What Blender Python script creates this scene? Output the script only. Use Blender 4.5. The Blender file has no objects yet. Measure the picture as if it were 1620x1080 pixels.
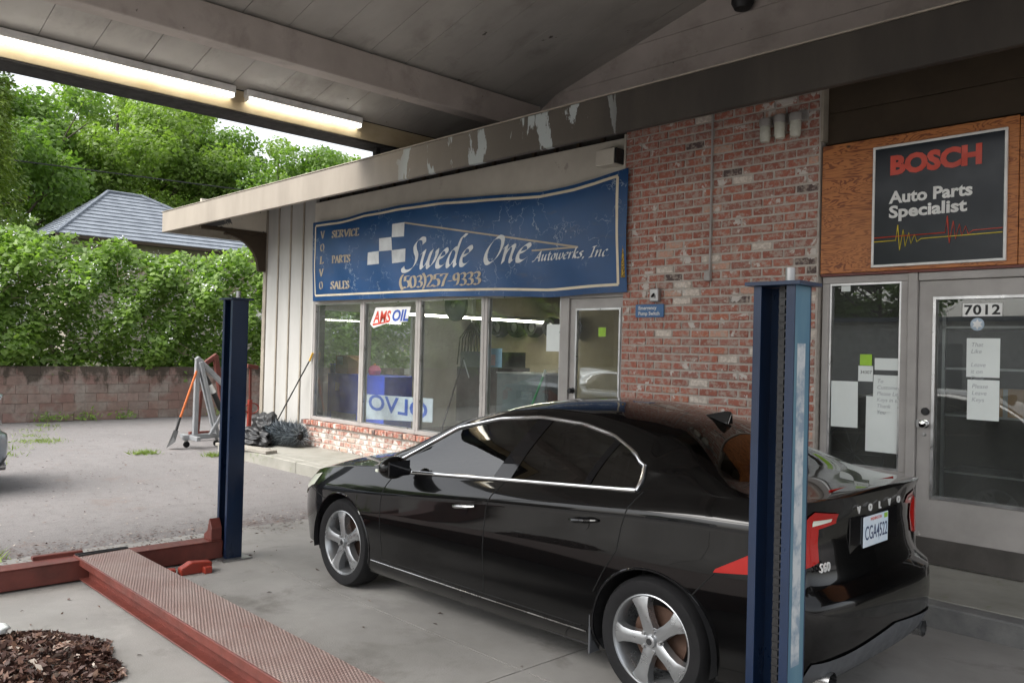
import bpy, bmesh, math, random
import numpy as np
from mathutils import Vector, Matrix
R=math.radians; rnd=random.Random(7); rng=np.random.default_rng(7)
sc=bpy.context.scene; col=sc.collection; D=bpy.data
# ---------------------------------------------------------------- camera
cd=D.cameras.new('camera'); cam=D.objects.new('camera',cd); col.objects.link(cam); sc.camera=cam
cd.sensor_width=36; cd.lens=29.378; cd.clip_start=.05; cd.clip_end=900
def cam_axes(yaw,pitch,roll):
    f=Vector((-math.sin(yaw)*math.cos(pitch),math.cos(yaw)*math.cos(pitch),math.sin(pitch)))
    r=Vector((math.cos(yaw),math.sin(yaw),0)); u=r.cross(f)
    c,s=math.cos(roll),math.sin(roll)
    return c*r+s*u,-s*r+c*u,f
r_,u_,f_=cam_axes(.8074,.01155,.02545)
cam.matrix_world=Matrix(((r_.x,u_.x,-f_.x,0),(r_.y,u_.y,-f_.y,0),(r_.z,u_.z,-f_.z,1.77),(0,0,0,1)))
# ---------------------------------------------------------------- sky, sun, exposure
SUN_EL,SUN_AZ=R(52),R(196)      # azimuth: direction towards the sun, clockwise from +Y
w=D.worlds.new('World'); sc.world=w; w.use_nodes=True
nt=w.node_tree; bg=nt.nodes['Background']
sky=nt.nodes.new('ShaderNodeTexSky'); sky.sky_type='NISHITA'; sky.sun_disc=False
sky.sun_elevation=SUN_EL; sky.sun_rotation=SUN_AZ; sky.dust_density=4; sky.air_density=1.2; sky.ozone_density=1
hs=nt.nodes.new('ShaderNodeHueSaturation'); hs.inputs['Saturation'].default_value=.22
nt.links.new(sky.outputs[0],hs.inputs['Color']); nt.links.new(hs.outputs[0],bg.inputs[0])
bg.inputs[1].default_value=.15
sl=D.lights.new('sun','SUN'); sl.energy=1.5; sl.angle=R(50); sl.color=(1,.96,.9)
so=D.objects.new('sun',sl); col.objects.link(so)
sd=Vector((math.sin(SUN_AZ)*math.cos(SUN_EL),math.cos(SUN_AZ)*math.cos(SUN_EL),math.sin(SUN_EL)))
so.rotation_euler=sd.to_track_quat('Z','Y').to_euler(); so.location=(-20,-20,30)
sc.view_settings.view_transform='Standard'; sc.view_settings.look='None'; sc.view_settings.gamma=1
sc.view_settings.use_curve_mapping=False; sc.view_settings.exposure=1.3
# ---------------------------------------------------------------- helpers
ORG={}
def org(o):
    while o is not None:
        if o.name in ORG: return ORG[o.name]
        o=o.parent
    return Vector((0,0,0))
def tag(o,label=None,cat=None,group=None,kind=None):
    if label: o['label']=label
    if cat: o['category']=cat
    if group: o['group']=group
    if kind: o['kind']=kind
    return o
def thing(name,label,cat,loc=(0,0,0),group=None,local=False):
    o=D.objects.new(name,None); col.objects.link(o); o.empty_display_size=.1
    if not local: o.location=loc
    ORG[o.name]=Vector((0,0,0)) if local else Vector(loc)
    return tag(o,label,cat,group)
def link_mesh(name,me,mat,parent):
    o=D.objects.new(name,me); col.objects.link(o); o.parent=parent
    if mat is not None and not me.materials: me.materials.append(mat)
    return o
def arr_mesh(name,v,f,smooth=False):
    """numpy verts (n,3) and equal-sized faces (m,k)"""
    me=D.meshes.new(name); v=np.asarray(v,np.float32); f=np.asarray(f,np.int32); k=f.shape[1]
    me.vertices.add(len(v)); me.vertices.foreach_set('co',v.ravel())
    me.loops.add(f.size); me.loops.foreach_set('vertex_index',f.ravel())
    me.polygons.add(len(f)); me.polygons.foreach_set('loop_start',np.arange(0,f.size,k,dtype=np.int32))
    me.polygons.foreach_set('loop_total',np.full(len(f),k,np.int32))
    if smooth: me.polygons.foreach_set('use_smooth',np.ones(len(f),bool))
    me.update(calc_edges=True); me.validate(); return me
class MB:
    def __init__(s): s.v=[]; s.f=[]
    def add(s,v,f):
        n=len(s.v); s.v+= [Vector(p) for p in v]; s.f+=[tuple(i+n for i in q) for q in f]; return s
    def box(s,x0,x1,y0,y1,z0,z1):
        return s.add([(x0,y0,z0),(x1,y0,z0),(x1,y1,z0),(x0,y1,z0),(x0,y0,z1),(x1,y0,z1),(x1,y1,z1),(x0,y1,z1)],
          [(0,3,2,1),(4,5,6,7),(0,1,5,4),(1,2,6,5),(2,3,7,6),(3,0,4,7)])
    def bar(s,a,b,w,h,up=(0,0,1)):
        a=Vector(a); b=Vector(b); d=(b-a).normalized(); up=Vector(up)
        if abs(d.dot(up))>.98: up=Vector((1,0,0))
        x=d.cross(up).normalized()*w/2; y=x.cross(d).normalized()*h/2
        return s.add([a-x-y,a+x-y,a+x+y,a-x+y,b-x-y,b+x-y,b+x+y,b-x+y],
          [(0,1,2,3),(7,6,5,4),(0,4,5,1),(1,5,6,2),(2,6,7,3),(3,7,4,0)])
    def tube(s,pts,r,n=8,cap=True):
        pts=[Vector(p) for p in pts]; m=len(pts); rs=r if isinstance(r,(list,tuple)) else [r]*m
        t=(pts[1]-pts[0]).normalized(); a=t.orthogonal().normalized(); base=len(s.v)
        for i,p in enumerate(pts):
            d=(pts[min(i+1,m-1)]-pts[max(i-1,0)]).normalized()
            a=(a-d*a.dot(d)).normalized(); b=d.cross(a)
            for k in range(n):
                q=2*math.pi*k/n; s.v.append(p+(a*math.cos(q)+b*math.sin(q))*rs[i])
        for i in range(m-1):
            for k in range(n):
                k2=(k+1)%n; s.f.append((base+i*n+k,base+i*n+k2,base+(i+1)*n+k2,base+(i+1)*n+k))
        if cap:
            s.f.append(tuple(base+k for k in reversed(range(n)))); s.f.append(tuple(base+(m-1)*n+k for k in range(n)))
        return s
    def lathe(s,prof,c=(0,0,0),axis='z',n=24):
        """prof: [(radius, height)]"""
        base=len(s.v); c=Vector(c)
        for r,h in prof:
            for k in range(n):
                q=2*math.pi*k/n; x,y=r*math.cos(q),r*math.sin(q)
                s.v.append(c+Vector({'z':(x,y,h),'y':(x,h,y),'x':(h,x,y)}[axis]))
        for i in range(len(prof)-1):
            for k in range(n):
                k2=(k+1)%n; s.f.append((base+i*n+k,base+i*n+k2,base+(i+1)*n+k2,base+(i+1)*n+k))
        return s
    def prism(s,poly,a,b,axis='y'):
        """poly of 2D points extruded from a to b along axis (x: (y,z), y: (x,z), z: (x,y))"""
        m={'x':lambda p,h:(h,p[0],p[1]),'y':lambda p,h:(p[0],h,p[1]),'z':lambda p,h:(p[0],p[1],h)}[axis]
        n=len(poly); base=len(s.v)
        s.v+=[Vector(m(p,a)) for p in poly]+[Vector(m(p,b)) for p in poly]
        s.f.append(tuple(base+i for i in range(n))); s.f.append(tuple(base+n+i for i in reversed(range(n))))
        for i in range(n):
            j=(i+1)%n; s.f.append((base+i,base+n+i,base+n+j,base+j))
        return s
    def build(s,name,mat,parent=None,smooth=False,bevel=0,seg=1,kind=None,jit=0):
        o=org(parent); me=D.meshes.new(name)
        vs=[v-o for v in s.v]
        if jit: vs=[v+Vector((rnd.uniform(-jit,jit),rnd.uniform(-jit,jit),rnd.uniform(-jit,jit))) for v in vs]
        me.from_pydata(vs,[],s.f)
        bm=bmesh.new(); bm.from_mesh(me); bmesh.ops.recalc_face_normals(bm,faces=bm.faces)
        if bevel: bmesh.ops.bevel(bm,geom=bm.edges[:],offset=bevel,segments=seg,affect='EDGES',clamp_overlap=True)
        bm.to_mesh(me); bm.free()
        if smooth:
            me.polygons.foreach_set('use_smooth',np.ones(len(me.polygons),bool))
            try: me.set_sharp_from_angle(angle=R(38))
            except Exception: pass
        ob=link_mesh(name,me,mat,parent)
        if kind: ob['kind']=kind
        return ob
def BX(name,mat,parent,x0,x1,y0,y1,z0,z1,bevel=0,kind=None): return MB().box(x0,x1,y0,y1,z0,z1).build(name,mat,parent,bevel=bevel,kind=kind)
def copy_tree(o,parent=None):
    c=o.copy(); col.objects.link(c); c.parent=parent
    for ch in list(o.children): copy_tree(ch,c)
    return c
# ---------------------------------------------------------------- materials
def nodes(name):
    m=D.materials.new(name); m.use_nodes=True; t=m.node_tree; b=t.nodes['Principled BSDF']
    return m,t,b
def N(t,ty,**kw):
    n=t.nodes.new('ShaderNode'+ty)
    for k,v in kw.items():
        if k.startswith('_'): setattr(n,k[1:],v)
        else: n.inputs[k.replace('__',' ')].default_value=v
    return n
def ramp(t,inp,stops,interp='LINEAR'):
    n=t.nodes.new('ShaderNodeValToRGB'); n.color_ramp.interpolation=interp; e=n.color_ramp.elements
    while len(e)<len(stops): e.new(.5)
    for x,(p,c) in zip(e,stops): x.position=p; x.color=(c,c,c,1) if isinstance(c,(int,float)) else (*c,1)
    t.links.new(inp,n.inputs[0]); return n.outputs[0]
def mix(t,fac,a,b,mode='MIX'):
    n=t.nodes.new('ShaderNodeMix'); n.data_type='RGBA'; n.blend_type=mode
    for i,x in ((0,fac),(6,a),(7,b)):
        if hasattr(x,'links'): t.links.new(x,n.inputs[i])
        elif i==0: n.inputs[0].default_value=x
        else: n.inputs[i].default_value=(*x,1)
    return n.outputs[2]
def pos(t,scale=(1,1,1)):
    g=t.nodes.new('ShaderNodeNewGeometry'); m=N(t,'Mapping'); m.inputs['Scale'].default_value=scale
    t.links.new(g.outputs['Position'],m.inputs['Vector']); return m.outputs[0]
def noise(t,p,scale,detail=5,rough=.6,dist=0):
    n=N(t,'TexNoise',Scale=scale,Detail=detail,Roughness=rough,Distortion=dist); t.links.new(p,n.inputs['Vector']); return n.outputs['Fac']
def bump(t,b,h,strength=.3,dist=.01):
    n=N(t,'Bump',Strength=strength,Distance=dist); t.links.new(h,n.inputs['Height']); t.links.new(n.outputs[0],b.inputs['Normal'])
def dk(c,k): return tuple(x*k for x in c)
def mat(name,c,rough=.6,metal=0,c2=None,sc_=5,lo=.35,hi=.7,bmp=0,bsc=60,spots=None,coat=0,stretch=(1,1,1),spec=.5,rv=.12):
    m,t,b=nodes(name); p=pos(t,stretch)
    n1=noise(t,p,sc_); colr=mix(t,ramp(t,n1,[(lo,0),(hi,1)]),c,c2 or dk(c,.72))
    for s in (spots or []):   # (colour, scale, lo, hi)
        colr=mix(t,ramp(t,noise(t,p,s[1],6,.65,.3),[(s[2],0),(s[3],1)]),colr,s[0])
    t.links.new(colr,b.inputs['Base Color'])
    b.inputs['Metallic'].default_value=metal; b.inputs['Coat Weight'].default_value=coat; b.inputs['Coat Roughness'].default_value=.04
    b.inputs['Specular IOR Level'].default_value=spec
    t.links.new(ramp(t,noise(t,p,sc_*2.3),[(.3,max(.02,rough-rv)),(.7,min(1,rough+rv))]),b.inputs['Roughness'])
    if bmp: bump(t,b,noise(t,p,bsc,6),bmp,.01)
    return m
def glass_mat(name,tint=(.93,.96,.95),refl=1.0,dirt=.0,ior=1.6):
    m,t,b=nodes(name); t.nodes.remove(b); out=t.nodes['Material Output']
    tr=N(t,'BsdfTransparent'); tr.inputs[0].default_value=(*tint,1)
    gl=N(t,'BsdfGlossy',Roughness=.0); gl.inputs[0].default_value=(refl,refl,refl,1)
    f0=((ior-1)/(ior+1))**2; lw=N(t,'LayerWeight',Blend=.5); pw=N(t,'Math',_operation='POWER'); pw.inputs[1].default_value=5
    ma=N(t,'Math',_operation='MULTIPLY_ADD'); ma.inputs[1].default_value=1-f0; ma.inputs[2].default_value=f0; mx=N(t,'MixShader')
    t.links.new(lw.outputs['Facing'],pw.inputs[0]); t.links.new(pw.outputs[0],ma.inputs[0]); t.links.new(ma.outputs[0],mx.inputs[0]); t.links.new(tr.outputs[0],mx.inputs[1]); t.links.new(gl.outputs[0],mx.inputs[2])
    last=mx.outputs[0]
    if dirt:
        df=N(t,'BsdfDiffuse'); df.inputs[0].default_value=(.62,.63,.6,1); m2=N(t,'MixShader')
        p=pos(t,(1,1,.8)); f=ramp(t,noise(t,p,1.3,7,.7),[(.35,.01),(.8,dirt)])
        t.links.new(f,m2.inputs[0]); t.links.new(last,m2.inputs[1]); t.links.new(df.outputs[0],m2.inputs[2]); last=m2.outputs[0]
    t.links.new(last,out.inputs[0]); return m
def emit(name,c,s):
    m,t,b=nodes(name); b.inputs['Base Color'].default_value=(*c,1); b.inputs['Emission Color'].default_value=(*c,1); b.inputs['Emission Strength'].default_value=s; return m
K={}
K['concrete']=mat('concrete',(.29,.28,.265),.7,c2=(.2,.193,.18),sc_=1.1,bmp=.25,bsc=90,spots=[((.13,.122,.11),1.6,.55,.74),((.36,.35,.33),.9,.56,.72),((.1,.085,.07),7,.68,.73)])
K['walk']=mat('walk_concrete',(.31,.3,.265),.85,c2=(.22,.215,.185),sc_=2,bmp=.3,bsc=70,spots=[((.17,.19,.11),4,.62,.72)])
K['kerb']=mat('kerb_concrete',(.2,.2,.19),.8,c2=(.12,.12,.12),sc_=5,bmp=.4,bsc=60)
K['cream']=mat('cream_paint',(.62,.58,.5),.55,c2=(.52,.48,.41),sc_=2,spots=[((.42,.37,.32),3.1,.66,.69)])
K['white']=mat('white_siding',(.47,.46,.435),.6,c2=(.39,.38,.355),sc_=3,stretch=(1,1,.25),bmp=.1)
K['trim']=mat('tan_trim',(.36,.32,.26),.6,c2=(.25,.22,.18),sc_=4)
K['brown']=mat('brown_paint',(.06,.044,.029),.6,spec=.25,c2=(.045,.033,.022),sc_=3)
K['ceil']=mat('ceiling_paint',(.43,.41,.38),.55,c2=(.33,.31,.285),sc_=1.3,spots=[((.16,.14,.12),1.4,.52,.8),((.08,.07,.06),6,.69,.72)],stretch=(.6,1,1))
K['beam']=mat('beam_paint',(.45,.4,.37),.55,c2=(.34,.3,.27),sc_=1.6,spots=[((.18,.15,.13),1.8,.53,.85),((.1,.09,.08),9,.68,.72)])
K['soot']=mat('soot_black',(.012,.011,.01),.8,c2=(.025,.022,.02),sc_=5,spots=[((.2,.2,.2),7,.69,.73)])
K['stain']=mat('stained_board',(.5,.42,.28),.6,c2=(.36,.27,.15),sc_=3,stretch=(1,.5,1),spots=[((.12,.09,.06),4,.65,.76)])
K['frame']=mat('frame_paint',(.36,.34,.325),.45,c2=(.29,.275,.26),sc_=4,spots=[((.6,.58,.54),9,.7,.74),((.1,.09,.08),14,.72,.76)])
K['alu']=mat('aluminium',(.6,.6,.6),.35,metal=1)
K['chrome']=mat('chrome',(.8,.8,.8),.12,metal=1,rv=.04)
K['steel']=mat('dull_steel',(.42,.42,.42),.4,metal=.9)
K['black']=mat('black_plastic',(.015,.015,.016),.55)
K['rubber']=mat('rubber',(.011,.011,.012),.75,spec=.25,bmp=.1,bsc=200)
K['dark']=mat('dark_interior',(.05,.045,.04),.8)
K['grey']=mat('grey_paint',(.29,.3,.31),.4,c2=(.22,.23,.24),sc_=6,spots=[((.14,.12,.1),14,.7,.75)])
K['red']=mat('red_paint',(.15,.035,.025),.5,c2=(.085,.022,.016),sc_=5,spots=[((.06,.04,.03),11,.66,.72)],bmp=.1)
K['redbright']=mat('red_enamel',(.3,.035,.018),.45,c2=(.2,.025,.014),sc_=8)
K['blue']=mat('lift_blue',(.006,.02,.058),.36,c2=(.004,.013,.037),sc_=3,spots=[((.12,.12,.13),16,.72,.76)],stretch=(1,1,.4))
K['bluelt']=mat('lift_blue_pale',(.1,.2,.25),.45,c2=(.03,.1,.18),sc_=3,stretch=(1,1,.3),spots=[((.3,.32,.3),12,.68,.74)])  # paler copy of the lift blue, for the unshaded post side
K['orange']=mat('orange_handle',(.62,.15,.03),.45)
K['yellow']=mat('yellow_tip',(.7,.42,.04),.5)
K['wood']=mat('grey_wood',(.33,.31,.27),.85,c2=(.22,.2,.17),sc_=3,stretch=(.4,6,6),bmp=.3,bsc=30)
K['paper']=mat('paper',(.72,.76,.74),.8,c2=(.66,.7,.68),sc_=3)
K['ink']=mat('pencil_ink',(.42,.44,.46),.8)
K['lime']=mat('lime_paper',(.36,.62,.06),.7)
K['signwhite']=mat('sign_white',(.78,.78,.76),.4)
K['signblack']=mat('sign_navy',(.008,.012,.017),.18,spec=.22,c2=(.016,.02,.028),sc_=2,rv=.04)
K['signred']=mat('sign_red',(.62,.06,.03),.4)
K['signyel']=mat('sign_yellow',(.75,.6,.03),.5)
K['signblue']=mat('sign_blue',(.04,.12,.28),.5,c2=(.06,.16,.33))
K['roylblue']=mat('royal_blue',(.04,.11,.8),.45)
K['shirtblue']=mat('logo_blue',(.03,.09,.42),.5)
K['beige']=mat('beige_wall',(.42,.36,.24),.8,c2=(.36,.31,.2))
K['card']=mat('cardboard',(.4,.24,.12),.8)
K['pink']=mat('pink_plastic',(.7,.12,.25),.5)
K['glass']=glass_mat('shop_glass',dirt=.07)
K['tube']=emit('fluorescent_tube',(1,.96,.86),3.6); K['tube2']=emit('shop_tube',(1,.95,.8),14)
K['asphalt']=None
# ---------------------------------------------------------------- special materials
def m_asphalt():
    m,t,b=nodes('asphalt'); p=pos(t)
    big=noise(t,p,.35,5); mid=noise(t,p,5,6,.7); fine=noise(t,p,120,3,.7)
    c=mix(t,ramp(t,big,[(.35,0),(.65,1)]),(.12,.114,.113),(.17,.16,.158))
    c=mix(t,ramp(t,mid,[(.45,0),(.75,1)]),c,(.095,.09,.088))
    c=mix(t,ramp(t,fine,[(.35,0),(.75,1)]),c,(.25,.235,.23))
    c=mix(t,ramp(t,noise(t,p,1.1,7,.75),[(.57,0),(.7,.6)]),c,(.17,.12,.1))
    v=N(t,'TexVoronoi',Scale=38); t.links.new(p,v.inputs['Vector'])
    c=mix(t,ramp(t,v.outputs['Distance'],[(.0,1),(.1,0)]),c,(.3,.23,.19))
    t.links.new(c,b.inputs['Base Color']); b.inputs['Roughness'].default_value=.88; bump(t,b,fine,.5,.01); return m
K['asphalt']=m_asphalt()
def m_brick(name,white,seed):
    m,t,b=nodes(name); p=pos(t); oi=N(t,'ObjectInfo')
    pal=[(0,(0.305,0.104,0.0732)),(.16,(0.378,0.128,0.0878)),(.34,(0.317,0.134,0.104)),(.48,(0.415,0.152,0.104)),(.6,(0.366,0.165,0.128)),(.7,(0.317,0.14,0.11)),(.8,(0.561,0.329,0.244)),(.86,(0.0854,0.0634,0.061)),(.91,(0.7,0.634,0.561)),(.95,(0.451,0.159,0.0976))]
    c=ramp(t,oi.outputs['Random'],pal,'CONSTANT')
    c=mix(t,ramp(t,noise(t,p,45,5),[(.4,0),(.8,.5)]),c,(.17,.075,.055))
    c=mix(t,ramp(t,noise(t,p,16+seed,6,.7),[(.5-white*.16,0),(.6-white*.1,.75)]),c,(.42,.36,.31))
    c=mix(t,ramp(t,noise(t,p,6.5+seed,5,.6,.4),[(.66-white*.2,0),(.69-white*.2,1)]),c,(.56,.52,.48))
    t.links.new(c,b.inputs['Base Color']); b.inputs['Roughness'].default_value=.85; bump(t,b,noise(t,p,90,5),.6,.008); return m
K['brick']=m_brick('brick_used',.2,0); K['brickw']=m_brick('brick_whitewashed',.75,1.3); K['brickr']=m_brick('brick_rowlock',.15,2.1)
K['mortar']=mat('mortar',(.5,.455,.41),.95,c2=(.38,.345,.305),sc_=18,bmp=.6,bsc=80)
def m_ply():
    m,t,b=nodes('plywood'); p=pos(t,(1.2,1,7)); n=noise(t,p,1.6,3,.5,1.5)
    wv=N(t,'Math',_operation='SINE'); ml=N(t,'Math',_operation='MULTIPLY'); ml.inputs[1].default_value=60
    t.links.new(n,ml.inputs[0]); t.links.new(ml.outputs[0],wv.inputs[0])
    c=mix(t,ramp(t,wv.outputs[0],[(.1,0),(.95,1)]),(.44,.16,.045),(.17,.045,.012))
    c=mix(t,ramp(t,noise(t,pos(t),2.2,5),[(.45,0),(.75,.4)]),c,(.42,.17,.055))
    v=N(t,'TexVoronoi',Scale=2.6); t.links.new(pos(t,(1,1,1.6)),v.inputs['Vector'])
    c=mix(t,ramp(t,v.outputs['Distance'],[(.03,1),(.075,0)]),c,(.05,.02,.01))
    t.links.new(c,b.inputs['Base Color']); b.inputs['Roughness'].default_value=.5; return m
K['ply']=m_ply()
def m_fascia():
    m,t,b=nodes('fascia_paint'); p=pos(t); sx=N(t,'SeparateXYZ'); t.links.new(p,sx.inputs[0])
    painted_falloff=ramp(t,N_map(t,sx.outputs[0],-15.5,-3),[(0,0),(.5,.15),(.74,.8),(.88,1)])  # skylit left end and the drop of light rightwards put into the colour
    c=mix(t,painted_falloff,(.34,.3,.25),(.035,.03,.026))
    c=mix(t,ramp(t,noise(t,pos(t,(1,1,.3)),2.5,6),[(.4,0),(.75,.35)]),c,(.1,.085,.07))
    n=noise(t,pos(t,(2.6,1,.75)),1.35,6,.6,.5)
    win=ramp(t,N_map(t,sx.outputs[0],-8.2,-4.6),[(0,0),(.08,1),(.85,1),(1,0)])
    pk=ramp(t,n,[(.555,0),(.565,1)]); mm=N(t,'Math',_operation='MULTIPLY'); t.links.new(win,mm.inputs[0]); t.links.new(pk,mm.inputs[1])
    c=mix(t,mm.outputs[0],c,(.33,.36,.36))
    t.links.new(c,b.inputs['Base Color']); b.inputs['Roughness'].default_value=.6; b.inputs['Specular IOR Level'].default_value=.25; bump(t,b,n,.2,.01); return m
def N_map(t,inp,a,b):
    n=t.nodes.new('ShaderNodeMapRange'); n.inputs['From Min'].default_value=a; n.inputs['From Max'].default_value=b
    t.links.new(inp,n.inputs[0]); return n.outputs[0]
K['fascia']=m_fascia()
K['peel']=mat('peeling_cream',(.6,.55,.47),.6,c2=(.55,.5,.42),sc_=3,spots=[((.1,.1,.1),1.9,.5,.515)])
# ---------------------------------------------------------------- ground
def sheet(name,x0,x1,y0,y1,z,m,kind='structure'):
    return tag(MB().add([(x0,y0,z),(x1,y0,z),(x1,y1,z),(x0,y1,z)],[(0,1,2,3)]).build(name,m),kind=kind)
sheet('ground',-400,400,-400,400,-.012,K['asphalt'])
slab=D.objects.new('concrete_slab',None); col.objects.link(slab); slab['kind']='structure'; ORG[slab.name]=Vector((0,0,0))
xs=[-7.62,-3.3,1.1,5.5,9]; ys=[-4.2,-.6,3.3,5.93]
for i in range(4):
    for j in range(3):
        BX('slab_panel',K['concrete'],slab,xs[i]+.004,xs[i+1]-.004,ys[j]+.004,ys[j+1]-.004,-.1,0)
walk=D.objects.new('walkway',None); col.objects.link(walk); walk['kind']='structure'; ORG[walk.name]=Vector((0,0,0))
for i in range(8):
    x=-13.0+i*2.5; BX('walk_panel',K['walk'],walk,x+.004,x+2.496,6.09,7.3,-.1,.15,.006)
    BX('kerb_stone',K['walk'] if i<3 else K['kerb'],walk,x+.003,x+2.497,5.93,6.087,-.1,.148,.012)
# ---------------------------------------------------------------- the workshop building
bl=thing('workshop_building','low brick and white board workshop with wide shop windows and a long eave','building',(-8,9,0))
# brick pier
def brick_mesh(L,H,Dp,seed):
    rr=random.Random(seed); m=MB().box(-L/2,L/2,-Dp/2,Dp/2,-H/2,H/2)
    me=D.meshes.new('brick'); me.from_pydata([v+Vector((rr.uniform(-.003,.003),0,rr.uniform(-.003,.003))) for v in m.v],[],m.f)
    bm=bmesh.new(); bm.from_mesh(me); bmesh.ops.recalc_face_normals(bm,faces=bm.faces)
    bmesh.ops.bevel(bm,geom=[e for e in bm.edges if all(v.co.y<0 for v in e.verts) or sum(v.co.y<0 for v in e.verts)==1],offset=.005,segments=1,affect='EDGES')
    bm.to_mesh(me); bm.free(); return me
def lay(name,parent,x0,x1,z0,z1,yf,L,Hc,m,limit,score,depth=.09,joint=.019):
    full=[brick_mesh(L-joint,Hc-joint,depth,s) for s in range(5)]; half=[brick_mesh(L/2-joint,Hc-joint,depth,s+9) for s in range(2)]
    for me in full+half: me.materials.append(m)
    out=[]; nz=int(round((z1-z0)/Hc))
    for k in range(nz):
        z=z0+(k+.5)*Hc; x=x0
        if k%2: out.append((x+L/4,z,1)); x+=L/2
        while x+L*.75<x1: out.append((x+L/2,z,0)); x+=L
        if x+L*.3<x1: out.append((x+L/4,z,1))
    out.sort(key=lambda q:-score(q)); rest=MB()
    for i,(x,z,h) in enumerate(out):
        if i<limit:
            o=D.objects.new('brick',(half if h else full)[rnd.randrange(2 if h else 5)]); col.objects.link(o); o.parent=parent
            o.location=Vector((x+rnd.uniform(-.003,.003),yf+depth/2+rnd.uniform(-.004,.004),z))-org(parent)
        else:
            w=(L/2 if h else L)-joint; rest.box(x-w/2,x+w/2,yf,yf+depth,z-(Hc-joint)/2,z+(Hc-joint)/2)
    if rest.v: rest.build('brickwork',m,parent,kind='stuff')
pier=BX('brick_pier',K['mortar'],bl,-5.625,-3.455,7.008,7.3,.15,4.4)
lay('pier',pier,-5.63,-3.45,.16,4.38,6.998,.217,.0812,K['brick'],300,lambda q:(10 if q[1]>1.32 or q[0]>-3.75 and q[1]>.85 else 0)+q[0]*.3+(q[1]<4.2)*5)
bulk=BX('brick_bulkhead',K['mortar'],bl,-12.165,-6.5,7.03,7.25,.15,.56)
lay('bulk',bulk,-12.17,-6.5,.155,.5,7.02,.212,.0812,K['brickw'],300,lambda q:-q[0])
rl=[brick_mesh(.066,.072,.13,s+20) for s in range(4)]
for me in rl: me.materials.append(K['brickr'])
for i in range(76):
    o=D.objects.new('sill_brick',rl[i%4]); col.objects.link(o); o.parent=bulk
    o.location=Vector((-12.2+i*.0752,7.045+rnd.uniform(-.005,.004),.542+rnd.uniform(-.004,.004)))-org(bulk)
# upper wall, siding boards with battens
BX('wall_core',K['dark'],bl,-13.7,-5.64,7.13,7.3,2.5,4.6)
BX('wall_core',K['dark'],bl,-13.7,-12.1,7.13,7.3,.15,2.5)
ex=[-13.75,-13.34,-12.92,-12.5,-12.09]
for a,b in zip(ex,ex[1:]):
    BX('siding_board',K['white'],bl,a+.004,b-.004,7.095+rnd.uniform(-.003,.003),7.128,.16,4.5,.003)
for x in ex[1:-1]: BX('batten',K['trim'],bl,x-.018,x+.018,7.072,7.093,.17,4.5,.003)
BX('corner_trim',K['white'],bl,-12.12,-12.075,7.06,7.12,.58,4.2,.003)
BX('corner_post',K['trim'],bl,-13.86,-13.753,7.07,7.2,.0,4.3,.004)
BX('side_wall',K['white'],bl,-13.84,-13.71,7.21,8.2,.0,4.3); BX('side_wall',K['white'],bl,-13.84,-13.71,10.4,13.3,.0,4.3)
BX('side_wall',K['white'],bl,-13.84,-13.71,8.2,10.4,.0,1.1); BX('side_wall',K['white'],bl,-13.84,-13.71,8.2,10.4,2.45,4.3)
BX('side_pane',K['glass'],bl,-13.78,-13.77,8.2,10.4,1.1,2.45)
for y in (8.24,9.3,10.36): BX('side_frame',K['frame'],bl,-13.81,-13.74,y-.03,y+.03,1.1,2.45)
for i in range(18):    # battens above the header, eave shade put into brown over the dark core
    x=-11.8+i*.36; BX('eave_batten',K['brown'],bl,x-.02,x+.02,7.085,7.128,4.1,4.58)
BX('header_board',K['cream'],bl,-12.05,-5.66,7.03,7.09,2.5,4.09,.004)
BX('header_end',K['cream'],bl,-5.657,-5.632,7.0,7.12,2.9,4.12,.003)
for a,b in ((3.66,3.93),(3.934,4.2),(4.204,4.5)): BX('brown_panel',K['brown'],bl,-3.448,.5,7.085,7.13,a,b,.004)
BX('pier_trim',K['trim'],bl,-3.449,-3.425,6.99,7.085,3.68,4.35)
BX('wall_core',K['dark'],bl,-3.45,.6,7.14,7.3,2.5,4.6)
BX('plywood',K['ply'],bl,-3.44,-1.905,7.02,7.05,2.515,3.635,.003); BX('plywood',K['ply'],bl,-1.9,.5,7.022,7.052,2.515,3.62,.003)
BX('red_trim',K['red'],bl,-3.44,.5,7.03,7.1,2.492,2.512)
# eave: fascia, soffit, roof, left panel, bracket
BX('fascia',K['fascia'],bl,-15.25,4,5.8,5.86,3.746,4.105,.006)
BX('fascia_cap',K['trim'],bl,-15.27,4,5.79,5.9,4.107,4.118)
MB().add([(-15.2,5.87,4.0),(4,5.87,4.0),(4,7.08,4.28),(-15.2,7.08,4.28),(-15.2,5.87,4.05),(4,5.87,4.05),(4,7.08,4.33),(-15.2,7.08,4.33)],[(0,1,2,3),(7,6,5,4),(0,4,5,1),(1,5,6,2),(2,6,7,3),(3,7,4,0)]).build('soffit',K['brown'],bl)
MB().add([(-15.25,5.86,4.07),(4,5.86,4.07),(4,13.4,5.2),(-15.25,13.4,5.2),(-15.25,5.86,4.1),(4,5.86,4.1),(4,13.4,5.3),(-15.25,13.4,5.3)],[(0,1,2,3),(7,6,5,4),(0,4,5,1),(1,5,6,2),(2,6,7,3),(3,7,4,0)]).build('roof',K['soot'],bl)
BX('eave_panel',K['peel'],bl,-13.8,-13.76,5.87,7.06,3.76,4.2)
BX('eave_beam',K['brown'],bl,-13.83,-13.74,5.87,7.06,3.69,3.757,.005)
q=[(7.06,3.687),(6.35,3.687),(6.35,3.64)]+[(6.98-.6*math.cos(a),3.08+.56*math.sin(a)) for a in [R(90-i*10) for i in range(1,9)]][::1]
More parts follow.
